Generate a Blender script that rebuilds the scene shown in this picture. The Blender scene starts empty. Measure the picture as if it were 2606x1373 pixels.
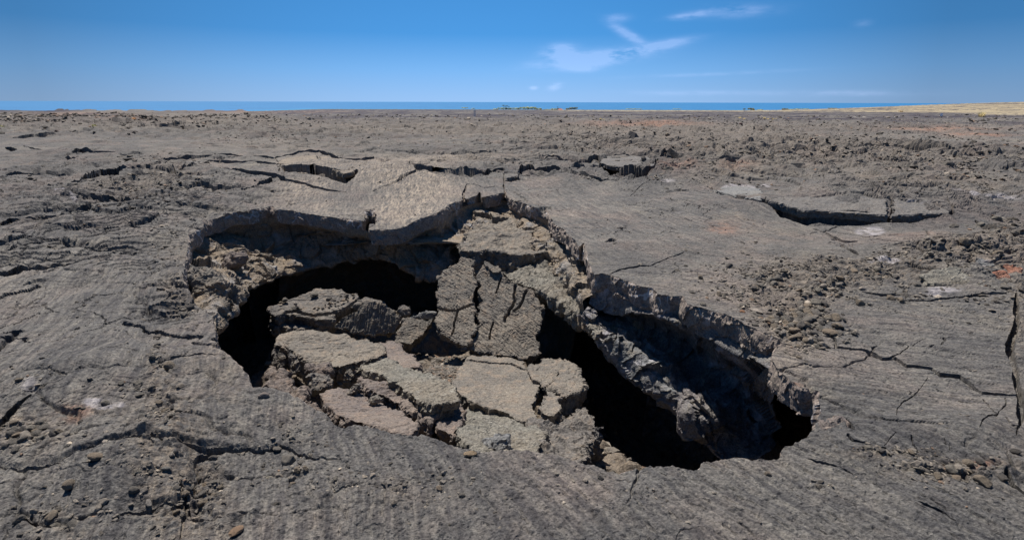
import bpy, math, random, time
import numpy as np
from mathutils import Matrix, Vector
T0=time.time()
# ------------------------------------------------------------------ camera
CAMH=2.0; F=1447.0; CX,CY=1303.0,686.5; W0,H0=2606.0,1373.0
PITCH=math.atan((CY-259.5)/F); ROLL=math.radians(0.143)
scn=bpy.context.scene
col=scn.collection
RM=Matrix.Rotation(math.pi/2-PITCH,3,'X')@Matrix.Rotation(ROLL,3,'Z')
camd=bpy.data.cameras.new('camera'); cam=bpy.data.objects.new('camera',camd); col.objects.link(cam)
cam.matrix_world=Matrix.Translation((0,0,CAMH))@RM.to_4x4()
camd.sensor_width=36; camd.lens=36*F/W0; camd.clip_start=0.05; camd.clip_end=120000
scn.camera=cam
# ------------------------------------------------------------------ light
SUN_DIR=Vector((-0.21,0.40,0.89)).normalized()
sd=bpy.data.lights.new('sun','SUN'); sd.energy=4.3; sd.angle=math.radians(0.53); sd.color=(1.0,0.955,0.90)
so=bpy.data.objects.new('sun',sd); col.objects.link(so)
so.rotation_euler=SUN_DIR.to_track_quat('Z','Y').to_euler()
wd=bpy.data.worlds.new('World'); scn.world=wd; wd.use_nodes=True
def nd(nt,t,**k):
    n=nt.nodes.new(t)
    for a,b in k.items(): setattr(n,a,b)
    return n
def build_world():
    nt=wd.node_tree; nt.nodes.clear(); L=nt.links.new
    sky=nd(nt,'ShaderNodeTexSky',sky_type='NISHITA'); sky.sun_disc=False
    sky.sun_elevation=math.asin(SUN_DIR.z); sky.sun_rotation=math.atan2(SUN_DIR.x,SUN_DIR.y)
    sky.altitude=300; sky.air_density=1.0; sky.dust_density=0.25; sky.ozone_density=2.2
    hs=nd(nt,'ShaderNodeHueSaturation'); hs.inputs['Saturation'].default_value=1.12; hs.inputs['Hue'].default_value=0.497
    L(sky.outputs[0],hs.inputs['Color'])
    gam=None
    # thin cirrus: positions are directions in the sky, so they stay put whatever the camera does
    tc=nd(nt,'ShaderNodeTexCoord'); sep=nd(nt,'ShaderNodeSeparateXYZ'); L(tc.outputs['Generated'],sep.inputs[0])
    def m(op,a,b=None,c=None):
        n=nd(nt,'ShaderNodeMath',operation=op)
        for i,v in enumerate((a,b,c)):
            if v is None: continue
            if isinstance(v,(int,float)): n.inputs[i].default_value=v
            else: L(v,n.inputs[i])
        return n.outputs[0]
    az=m('ARCTAN2',sep.outputs[0],sep.outputs[1]); el=m('ARCSINE',sep.outputs[2])
    # clear tropical air: the low sky is a deeper blue than the model's default haze
    rp=nd(nt,'ShaderNodeValToRGB'); els=rp.color_ramp.elements
    k=1/.125/1.58; stops=[(0,(.27,.50,.86)),(.05,(.16,.42,.84)),(.105,(.052,.285,.70)),(.35,(.03,.16,.45)),(1,(.03,.10,.30))]
    while len(els)<len(stops): els.new(.5)
    for e,(p,c_) in zip(els,stops): e.position=p; e.color=(*c_,1)
    L(sep.outputs[2],rp.inputs[0])
    az2=m('MULTIPLY',m('ADD',az,0.03),1.45); dim=m('MAXIMUM',m('SUBTRACT',1.0,m('MULTIPLY',m('MULTIPLY',az2,az2),.46)),.6)
    vm=nd(nt,'ShaderNodeVectorMath',operation='SCALE'); L(rp.outputs[0],vm.inputs[0]); L(m('MULTIPLY',dim,k),vm.inputs[3])
    mx=nd(nt,'ShaderNodeMix',data_type='RGBA'); mx.inputs[0].default_value=.97; L(hs.outputs[0],mx.inputs[6]); L(vm.outputs[0],mx.inputs[7]); skyc=mx.outputs[2]
    comb=nd(nt,'ShaderNodeCombineXYZ'); L(m('MULTIPLY',az,1.0),comb.inputs[0]); L(m('MULTIPLY',el,3.6),comb.inputs[1])
    nz=nd(nt,'ShaderNodeTexNoise'); nz.inputs['Scale'].default_value=13; nz.inputs['Detail'].default_value=7; nz.inputs['Roughness'].default_value=.62
    L(comb.outputs[0],nz.inputs['Vector'])
    def px2ae(u,v):
        d=RM@Vector(((u-CX)/F,-(v-CY)/F,-1.0)); d.normalize()
        return math.atan2(d.x,d.y), math.asin(d.z)
    tot=None
    for (u,v,w,h,tilt,s) in CLOUDS:
        a0,e0=px2ae(u,v); ca,sa=math.cos(tilt),math.sin(tilt)
        da=m('SUBTRACT',az,a0); de=m('SUBTRACT',el,e0)
        p=m('ADD',m('MULTIPLY',da,ca),m('MULTIPLY',de,sa)); q=m('SUBTRACT',m('MULTIPLY',de,ca),m('MULTIPLY',da,sa))
        p=m('DIVIDE',p,w/F); q=m('DIVIDE',q,h/F)
        r=m('ADD',m('MULTIPLY',p,p),m('MULTIPLY',q,q))
        g=m('MULTIPLY',m('EXPONENT',m('MULTIPLY',r,-1.0)),s)
        tot=g if tot is None else m('ADD',tot,g)
    msk=m('MULTIPLY',tot,m('MULTIPLY',m('SUBTRACT',nz.outputs[0],0.34),2.2))
    cl=nd(nt,'ShaderNodeClamp'); L(msk,cl.inputs[0]); cl.inputs['Max'].default_value=.20
    mix=nd(nt,'ShaderNodeMix',data_type='RGBA'); L(cl.outputs[0],mix.inputs[0]); L(skyc,mix.inputs[6]); mix.inputs[7].default_value=(4.2,4.9,7.2,1)
    bg=nd(nt,'ShaderNodeBackground'); bg.inputs[1].default_value=0.125
    out=nd(nt,'ShaderNodeOutputWorld'); L(mix.outputs[2],bg.inputs[0]); L(bg.outputs[0],out.inputs[0])
# u, v, half width, half height, tilt, strength (photo pixels)
CLOUDS=[(1420,130,34,12,.1,1.1),(1510,150,110,14,.11,1.1),(1640,124,85,8,.17,.9),(1490,173,40,9,0,.5),(1600,90,45,9,-.5,.55),
 (1570,47,25,8,0,.4),(1870,28,70,11,0,.4),(1755,40,40,6,.1,.6),(1415,219,16,7,.3,.8),(1358,224,9,4,0,.6),(1760,237,150,6,0,.22),(2150,238,120,6,0,.22),(1800,189,150,4,.03,.2),(2195,60,15,6,0,.15)]
build_world()
vs=scn.view_settings; vs.view_transform='Standard'; vs.look='None'; vs.exposure=0.76; vs.gamma=1.0; vs.use_curve_mapping=False
cy=scn.cycles; cy.max_bounces=5; cy.diffuse_bounces=3; cy.glossy_bounces=2; cy.transmission_bounces=1; cy.use_denoising=True
# ------------------------------------------------------------------ projection helpers
R3=np.array(RM)
def ray(u,v):
    u=np.asarray(u,float); v=np.asarray(v,float)
    d=np.stack([(u-CX)/F,-(v-CY)/F,-np.ones_like(u)],-1)
    return d@R3.T
def proj(P):
    q=(P-np.array([0,0,CAMH]))@R3
    z=np.minimum(q[...,2],-1e-3)
    return CX-F*q[...,0]/z, CY+F*q[...,1]/z
def WZ(u,v,z):
    d=ray(u,v); t=(np.asarray(z,float)-CAMH)/d[...,2]
    return np.array([0,0,CAMH])+d*t[...,None]
def WY(u,v,y):
    d=ray(u,v); t=np.asarray(y,float)/d[...,1]
    return np.array([0,0,CAMH])+d*t[...,None]
# ------------------------------------------------------------------ numpy noise
def _h(ix,iy,iz,seed):
    with np.errstate(over='ignore'):
        h=(ix.astype(np.uint32)*np.uint32(374761393)+iy.astype(np.uint32)*np.uint32(668265263)+iz.astype(np.uint32)*np.uint32(2147483647)+np.uint32((seed*974711+12345)&0xffffffff))
        h=(h^(h>>np.uint32(13)))*np.uint32(1274126177); h^=h>>np.uint32(16)
        h=h*np.uint32(2246822519); h^=h>>np.uint32(15)
    return h
def vnoise2(x,y,seed=0):
    x0=np.floor(x); y0=np.floor(y); fx=x-x0; fy=y-y0
    ix=x0.astype(np.int64); iy=y0.astype(np.int64); z=np.zeros_like(ix)
    a=fx*fx*fx*(fx*(fx*6-15)+10); b=fy*fy*fy*(fy*(fy*6-15)+10)
    def g(i,j):
        h=_h(ix+i,iy+j,z,seed); an=h.astype(np.float64)*(2*math.pi/4294967296.0)
        return np.cos(an)*(fx-i)+np.sin(an)*(fy-j)
    n0=g(0,0)*(1-a)+g(1,0)*a; n1=g(0,1)*(1-a)+g(1,1)*a
    return (n0*(1-b)+n1*b)*1.5
def vnoise3(x,y,z,seed=0):
    x0=np.floor(x); y0=np.floor(y); z0=np.floor(z)
    fx=x-x0; fy=y-y0; fz=z-z0
    a=fx*fx*(3-2*fx); b=fy*fy*(3-2*fy); c=fz*fz*(3-2*fz)
    ix=x0.astype(np.int64); iy=y0.astype(np.int64); iz=z0.astype(np.int64)
    def g(i,j,k): return _h(ix+i,iy+j,iz+k,seed).astype(np.float64)/2147483648.0-1
    r=0
    for i,wa in ((0,1-a),(1,a)):
        for j,wb in ((0,1-b),(1,b)):
            for k,wc in ((0,1-c),(1,c)):
                r=r+g(i,j,k)*wa*wb*wc
    return r
def fbm2(x,y,o=4,seed=0,g=.5):
    r=0;a=1
    for k in range(o):
        r=r+a*vnoise2(x*2**k+17.3*k,y*2**k-9.1*k,seed+k); a*=g
    return r
def fbm3(P,s,o=4,seed=0,g=.5):
    r=0;a=1
    for k in range(o):
        f=s*2**k
        r=r+a*vnoise3(P[:,0]*f+k*7.7,P[:,1]*f,P[:,2]*f-k*3.1,seed+k); a*=g
    return r
def ss(a,b,x):
    t=np.clip((x-a)/(b-a),0,1); return t*t*(3-2*t)
def worley2(x,y,seed=0):
    x0=np.floor(x); y0=np.floor(y); f1=np.full(x.shape,9.); f2=np.full(x.shape,9.); idv=np.zeros(x.shape)
    for i in (-1,0,1):
        for j in (-1,0,1):
            ix=(x0+i).astype(np.int64); iy=(y0+j).astype(np.int64); zz=np.zeros_like(ix)
            h1=_h(ix,iy,zz,seed)/4294967296.0; h2=_h(ix,iy,zz+1,seed)/4294967296.0
            d=np.hypot(x0+i+h1-x,y0+j+h2-y)
            m=d<f1; f2=np.where(m,f1,np.minimum(f2,d)); idv=np.where(m,(h1*7.13+h2*3.7)%1,idv); f1=np.where(m,d,f1)
    return f1,f2,idv
# ------------------------------------------------------------------ mesh helpers
def facets(P,s,seed):
    # angular fracture planes: every cell of a 3-D cell pattern is its own tilted plane
    Q=P/s; x0=np.floor(Q).astype(np.int64); best=np.full(len(P),9.); val=np.zeros(len(P))
    for i in (-1,0,1):
        for j in (-1,0,1):
            for k in (-1,0,1):
                c=x0+np.array([i,j,k]); h=[_h(c[:,0],c[:,1],c[:,2],seed+q).astype(np.float64)/4294967296.0 for q in range(3)]
                d=Q-(c+np.stack(h,-1)); r=(d*d).sum(1); m=r<best; best=np.where(m,r,best)
                g=((h[0]*7.1)%1-.5)*d[:,0]+((h[1]*9.7)%1-.5)*d[:,1]+((h[2]*5.3)%1-.5)*d[:,2]+((h[0]+h[1])%1-.5)*.5
                val=np.where(m,g,val)
    return val*s
def mesh_np(name,V,Fq,mat=None,attr=None,smooth=False):
    me=bpy.data.meshes.new(name); V=np.ascontiguousarray(V,np.float32)
    Fq=np.ascontiguousarray(Fq,np.int32); n=Fq.shape[1]
    me.vertices.add(len(V)); me.vertices.foreach_set('co',V.ravel())
    me.loops.add(Fq.size); me.loops.foreach_set('vertex_index',Fq.ravel())
    me.polygons.add(len(Fq)); me.polygons.foreach_set('loop_start',np.arange(0,Fq.size,n,dtype=np.int32))
    try: me.polygons.foreach_set('loop_total',np.full(len(Fq),n,dtype=np.int32))
    except Exception: pass
    me.polygons.foreach_set('use_smooth',np.full(len(Fq),smooth,dtype=bool))
    if attr is not None:
        for k,A in attr.items():
            at=me.attributes.new(k,'FLOAT_COLOR','POINT'); at.data.foreach_set('color',np.ascontiguousarray(A,np.float32).ravel())
    me.update(calc_edges=True); 
    if mat: me.materials.append(mat)
    return me
def link(name,me,label=None,cat=None,group=None,kind=None,parent=None,loc=None):
    o=bpy.data.objects.new(name,me); col.objects.link(o)
    if label: o['label']=label
    if cat: o['category']=cat
    if group: o['group']=group
    if kind: o['kind']=kind
    if parent: o.parent=parent
    if loc is not None: o.location=loc
    return o
# ------------------------------------------------------------------ materials
def rockmat(name,c1,c2,c3=None,scale=1.0,bump=.5,vein=0.0,attr=False,wash=None,striate=0.0,rough=.92,tint=False):
    mt=bpy.data.materials.new(name); mt.use_nodes=True; nt=mt.node_tree; L=nt.links.new
    bs=nt.nodes['Principled BSDF']; bs.inputs['Roughness'].default_value=rough; bs.inputs['Specular IOR Level'].default_value=.22
    tc=nd(nt,'ShaderNodeTexCoord'); co=tc.outputs['Object']
    def noise(s,d=6,r=.6,vec=None,dist=0):
        n=nd(nt,'ShaderNodeTexNoise'); n.inputs['Scale'].default_value=s*scale; n.inputs['Detail'].default_value=d; n.inputs['Roughness'].default_value=r
        n.inputs['Distortion'].default_value=dist; L(vec or co,n.inputs['Vector']); return n.outputs[0]
    def ramp(f,a,b,ca=(0,0,0,1),cb=(1,1,1,1)):
        r=nd(nt,'ShaderNodeValToRGB'); r.color_ramp.elements[0].position=a; r.color_ramp.elements[1].position=b
        r.color_ramp.elements[0].color=ca; r.color_ramp.elements[1].color=cb; L(f,r.inputs[0]); return r.outputs[0]
    def mix(f,a,b,bt='MIX'):
        n=nd(nt,'ShaderNodeMix',data_type='RGBA',blend_type=bt)
        for k,v in ((0,f),(6,a),(7,b)):
            if isinstance(v,(int,float)): n.inputs[k].default_value=v
            elif isinstance(v,tuple): n.inputs[k].default_value=(*v,1)
            else: L(v,n.inputs[k])
        return n.outputs[2]
    big=noise(1.1,6,.68); med=noise(9,6,.65); fine=noise(60,5,.7)
    c=mix(ramp(big,.38,.62),c1,c2)
    if c3: c=mix(ramp(med,.5,.7),c,c3)
    # speckle: pale grains and dark pits
    c=mix(ramp(fine,.30,.75),mix(1.0,c,(.42,.42,.42),'MULTIPLY'),mix(1.0,c,(1.62,1.58,1.50),'MULTIPLY'))
    c=mix(ramp(noise(25,4,.7),.35,.70),mix(1.0,c,(.74,.74,.76),'MULTIPLY'),mix(1.0,c,(1.2,1.18,1.14),'MULTIPLY'))
    if attr:
        c=mix(ramp(noise(.55,5,.7),.48,.62),c,mix(1.0,c,(1.04,.96,.95),'MULTIPLY')); c=mix(ramp(noise(.8,5,.7,None,.5),.55,.66),c,mix(1.0,c,(1.20,1.16,1.08),'MULTIPLY'))
        c=mix(ramp(noise(.13,5,.7),.42,.60),mix(1.0,c,(.80,.81,.83),'MULTIPLY'),mix(1.0,c,(1.13,1.12,1.09),'MULTIPLY'))
        at=nd(nt,'ShaderNodeAttribute',attribute_name='mask'); sp=nd(nt,'ShaderNodeSeparateColor'); L(at.outputs['Color'],sp.inputs[0])
        def mm(a,b):
            n=nd(nt,'ShaderNodeMath',operation='MULTIPLY'); n.use_clamp=True; L(a,n.inputs[0]); L(b,n.inputs[1]); return n.outputs[0]
        sc2=nd(nt,'ShaderNodeMapping'); sc2.inputs['Scale'].default_value=(9,1.6,4); L(co,sc2.inputs[0])
        streak=noise(3.2,5,.7,sc2.outputs[0])
        tanv=mix(ramp(fine,.3,.7),(.205,.175,.142),(.30,.25,.20))
        c=mix(mm(sp.outputs[0],ramp(streak,.40,.56)),c,tanv)
        c=mix(mm(sp.outputs[1],ramp(noise(16,5,.75),.40,.60)),c,mix(ramp(fine,.35,.65),(.085,.070,.058),(.225,.19,.152)))
        c=mix(mm(sp.outputs[2],ramp(noise(5,4,.6),.38,.52)),c,mix(ramp(fine,.3,.7),(.21,.195,.195),(.31,.29,.295)))
        c=mix(mm(at.outputs['Alpha'],ramp(noise(7,5,.7),.38,.55)),c,mix(ramp(fine,.35,.65),(.24,.11,.065),(.42,.22,.14)))
        a2=nd(nt,'ShaderNodeAttribute',attribute_name='mask2'); s2=nd(nt,'ShaderNodeSeparateColor'); L(a2.outputs['Color'],s2.inputs[0])
        gv=nd(nt,'ShaderNodeMapping'); gv.inputs['Scale'].default_value=(.12,.02,.12); L(co,gv.inputs[0])
        c=mix(ramp(a2.outputs['Alpha'],.25,.75),mix(1.0,c,(.60,.60,.63),'MULTIPLY'),mix(1.0,c,(1.38,1.35,1.28),'MULTIPLY'))
        c=mix(s2.outputs[0],c,mix(ramp(noise(1.2,7,.8,gv.outputs[0]),.42,.52),(.09,.07,.06),(.31,.255,.16)))
        c=mix(s2.outputs[1],c,(.040,.034,.042))
        c=mix(s2.outputs[2],c,mix(ramp(fine,.3,.7),(.045,.04,.04),(.10,.085,.075)))
    if wash:
        c=mix(ramp(noise(2.3,7,.7,None,.6),.52,.68),c,wash)
    if vein>0:
        vo=nd(nt,'ShaderNodeTexVoronoi',feature='DISTANCE_TO_EDGE'); vo.inputs['Scale'].default_value=4.5
        mp=nd(nt,'ShaderNodeMapping'); mp.inputs['Scale'].default_value=(1,1,.45); 
        nn=nd(nt,'ShaderNodeTexNoise'); nn.inputs['Scale'].default_value=5; L(co,nn.inputs['Vector'])
        vm=nd(nt,'ShaderNodeMix',data_type='VECTOR'); vm.inputs[0].default_value=.18; L(co,vm.inputs[4]); L(nn.outputs['Color'],vm.inputs[5]); L(vm.outputs[1],mp.inputs[0]); L(mp.outputs[0],vo.inputs['Vector'])
        v1=ramp(vo.outputs['Distance'],.010,.035,(1,1,1,1),(0,0,0,1))
        v2=ramp(noise(1.4,3),.46,.58)
        n=nd(nt,'ShaderNodeMath',operation='MULTIPLY'); L(v1,n.inputs[0]); L(v2,n.inputs[1])
        n2=nd(nt,'ShaderNodeMath',operation='MULTIPLY'); L(n.outputs[0],n2.inputs[0]); n2.inputs[1].default_value=vein
        c=mix(n2.outputs[0],c,(.50,.47,.45))
    if tint:
        ta=nd(nt,'ShaderNodeAttribute',attribute_name='tint'); c=mix(1.0,c,ta.outputs['Color'],'MULTIPLY')
    L(c,bs.inputs['Base Color'])
    b1=nd(nt,'ShaderNodeBump'); b1.inputs['Strength'].default_value=bump; b1.inputs['Distance'].default_value=.012/scale; L(noise(55,6,.75),b1.inputs['Height'])
    b2=nd(nt,'ShaderNodeBump'); b2.inputs['Strength'].default_value=bump; b2.inputs['Distance'].default_value=.05/scale; L(med,b2.inputs['Height']); L(b1.outputs[0],b2.inputs['Normal'])
    L(b2.outputs[0],bs.inputs['Normal'])
    return mt
def flat(name,c,rough=.8,var=.25,scale=8):
    mt=bpy.data.materials.new(name); mt.use_nodes=True; nt=mt.node_tree; L=nt.links.new; bs=nt.nodes['Principled BSDF']
    bs.inputs['Roughness'].default_value=rough; bs.inputs['Specular IOR Level'].default_value=.2
    tc=nd(nt,'ShaderNodeTexCoord'); n=nd(nt,'ShaderNodeTexNoise'); n.inputs['Scale'].default_value=scale; n.inputs['Detail'].default_value=4; L(tc.outputs['Object'],n.inputs['Vector'])
    r=nd(nt,'ShaderNodeValToRGB'); r.color_ramp.elements[0].position=.35; r.color_ramp.elements[1].position=.65
    r.color_ramp.elements[0].color=(*[v*(1-var) for v in c],1); r.color_ramp.elements[1].color=(*[min(1,v*(1+var)) for v in c],1)
    L(n.outputs[0],r.inputs[0]); L(r.outputs[0],bs.inputs['Base Color']); return mt
M={}
M['ground']=rockmat('lava_crust',(.108,.106,.106),(.160,.153,.145),(.126,.118,.113),bump=.8,attr=True)
M['lip']=rockmat('crust_fracture',(.21,.175,.16),(.26,.22,.19),(.29,.25,.21),bump=.7,vein=.85,rough=.9)
M['cave']=rockmat('cave_rock',(.25,.20,.15),(.20,.18,.155),(.31,.24,.165),bump=1.0,wash=(.30,.29,.28))
M['ledge']=rockmat('ledge_rock',(.20,.178,.178),(.155,.165,.17),(.30,.275,.235),bump=1.0,wash=(.46,.44,.46))
M['tan']=rockmat('tan_slab',(.140,.130,.118),(.20,.178,.150),(.235,.19,.15),bump=.6)
M['grey']=rockmat('grey_rock',(.13,.122,.116),(.185,.168,.148),(.22,.18,.145),bump=.8)
M['green']=rockmat('olive_crust_rock',(.195,.19,.168),(.215,.19,.155),(.27,.26,.23),bump=1.0)
M['pink']=rockmat('pinkish_rock',(.145,.125,.118),(.19,.160,.140),(.215,.165,.135),bump=.7)
M['bluegrey']=rockmat('bluish_rock',(.17,.175,.18),(.20,.195,.185),(.15,.15,.15),bump=.5)
M['red']=rockmat('brick_red_crust',(.30,.135,.09),(.34,.19,.14),(.25,.15,.12),bump=.6)
M['floor']=rockmat('pit_debris',(.20,.165,.13),(.15,.13,.11),(.25,.20,.15),bump=1.0)
M['dark']=rockmat('dark_cinder',(.07,.062,.06),(.10,.088,.08),(.13,.11,.095),bump=.9)
M['gravel']=rockmat('gravel_stone',(.155,.142,.126),(.20,.18,.155),(.135,.125,.118),bump=.6,scale=2.0,tint=True)
print('setup',time.time()-T0)
# ------------------------------------------------------------------ the lava field
RIM=[(549,863),(547,836),(542,809),(519,790),(490,765),(467,720),(470,680),(476,640),(480,603),(519,587),(515,572),(532,558),(584,549),(630,543),(668,534),(695,525),(703,537),(745,538),(806,549),(860,557),(926,561),
 (924,537),(954,533),(961,566),(940,568),(938,580),(963,581),(1011,581),(1042,568),(1091,552),(1114,545),(1145,522),(1174,511),(1181,494),(1186,507),(1214,496),(1221,484),(1225,501),(1283,493),(1284,470),(1289,497),(1321,516),(1360,531),(1394,535),(1406,564),(1436,583),(1459,606),(1475,629),(1486,614),(1498,667),(1512,698),
 (1533,695),(1577,706),(1612,722),(1634,733),(1656,735),(1683,753),(1736,755),(1749,773),(1789,784),(1824,795),(1878,817),(1913,839),(1957,861),(1997,879),(1970,896),(1962,923),(1993,958),(2015,976),(2041,994),(2085,1003),(2083,1025),(2090,1051),(2072,1091),(2054,1109),(2019,1131),(1993,1135),(1984,1162),(1962,1166),(1909,1166),(1869,1162),(1825,1171),(1798,1175),(1785,1184),(1778,1204),(1745,1199),(1683,1193),(1630,1196),(1575,1212),(1540,1200),(1509,1178),(1491,1180),(1421,1157),(1351,1150),(1299,1150),(1229,1154),(1208,1152),(1159,1133),(1107,1112),(1072,1101),(1047,1107),(1019,1101),(967,1084),(932,1079),(900,1073),(872,1082),(852,1075),(824,1045),(796,1035),(768,1021),(724,1002),(690,993),(645,993),(630,955),(603,936),(572,909),(551,898)]
def frac_line(P,seg,amp,seed,closed=True):
    P=np.array(P,float); out=[]; rs=np.random.RandomState(seed); n=len(P)
    vj=lambda v:.65*math.sin(PITCH+math.atan((v-CY)/F))
    for i in range(n if closed else n-1):
        a=P[i]; b=P[(i+1)%n]; L=np.hypot(*(b-a)[:2]); k=max(1,int(round(L/seg)))
        pts=[a]
        for j in range(1,k):
            t=j/k; q=a+(b-a)*t; nrm=np.array([-(b-a)[1],(b-a)[0]])/max(L,1e-6)
            q=q.copy(); r_=rs.normal()*amp*min(1,4*t*(1-t)+.3); q[0]+=nrm[0]*r_; q[1]+=nrm[1]*r_*(vj(q[1]) if amp<2 else 1); pts.append(q)
        out+=pts
    if not closed: out.append(P[-1])
    return np.array(out)
# v-row, distance table for the centre of the field: the land falls away to the coast
def fprof(D,a):
    zc=np.interp(D,[0,30,60,100,200,500,1000,1900,2050,2200],[0,0,-.05,-.5,-1.9,-6.2,-12.3,-21.6,-29,-33])
    # low lava ridge on the left hides the shore there
    wl=ss(-.30,-.46,a); zl=np.interp(D,[0,25,45,72,110,200,2200],[0,0,.25,.85,-.6,-3.5,-33.])
    zc=zc*(1-wl)+zl*wl
    # straw coloured slope rising on the right
    wr=ss(.36,.92,a)
    zr=np.interp(D,[0,60,80,160,320,650,1100,1500,2200],[0,0,.0,-.6,-2.2,-2.4,4.6,3,-33.])
    return zc*(1-wr)+zr*wr
BUMPS=[(-2.5,14.6,2.0,2.3,.42),(-7.2,15,3.2,2.0,.30),(-5.4,16.8,1.6,.8,.22),(3.2,15.6,2.4,1.7,.32),(7.2,11.6,2.8,1.2,.30),(-1.0,10.8,1.0,1.3,.10),(-9,10.5,2.5,1.2,.18),
 (2.9,3.15,.65,.20,.07),(-3.4,3.9,.55,.5,.12),(-2.3,2.8,.5,.35,.10),(5.3,7.6,1.2,.35,.10),(-13,22,5,2.5,.3),(10,24,4,2,.25),(2,26,5,2,.2)]
def base(x,y):
    D=np.maximum(y,.5); a=x/np.maximum(D,3)
    z=fprof(np.hypot(D,0),a)
    for bx,by,sx,sy,am in BUMPS:
        z=z+am*np.exp(-((x-bx)/sx)**2-((y-by)/sy)**2)
    far=ss(20,60,y)
    z=z+.05*vnoise2(x/3.1,y/3.1,5)*(1-far*.3)+ .16*vnoise2(x/9,y/9,6)*ss(14,30,y)*(1-ss(100,400,y))+ .5*vnoise2(x/40,y/40,7)*ss(60,200,y)*(1-.7*ss(300,600,y))
    return z
def PB(u,v,it=10):
    P=WZ(u,v,np.zeros_like(np.asarray(u,float)))
    for _ in range(it):
        P=WZ(u,v,np.clip(base(P[...,0],P[...,1]),-30,1.2)*.7+P[...,2]*.3)
    return P
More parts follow.
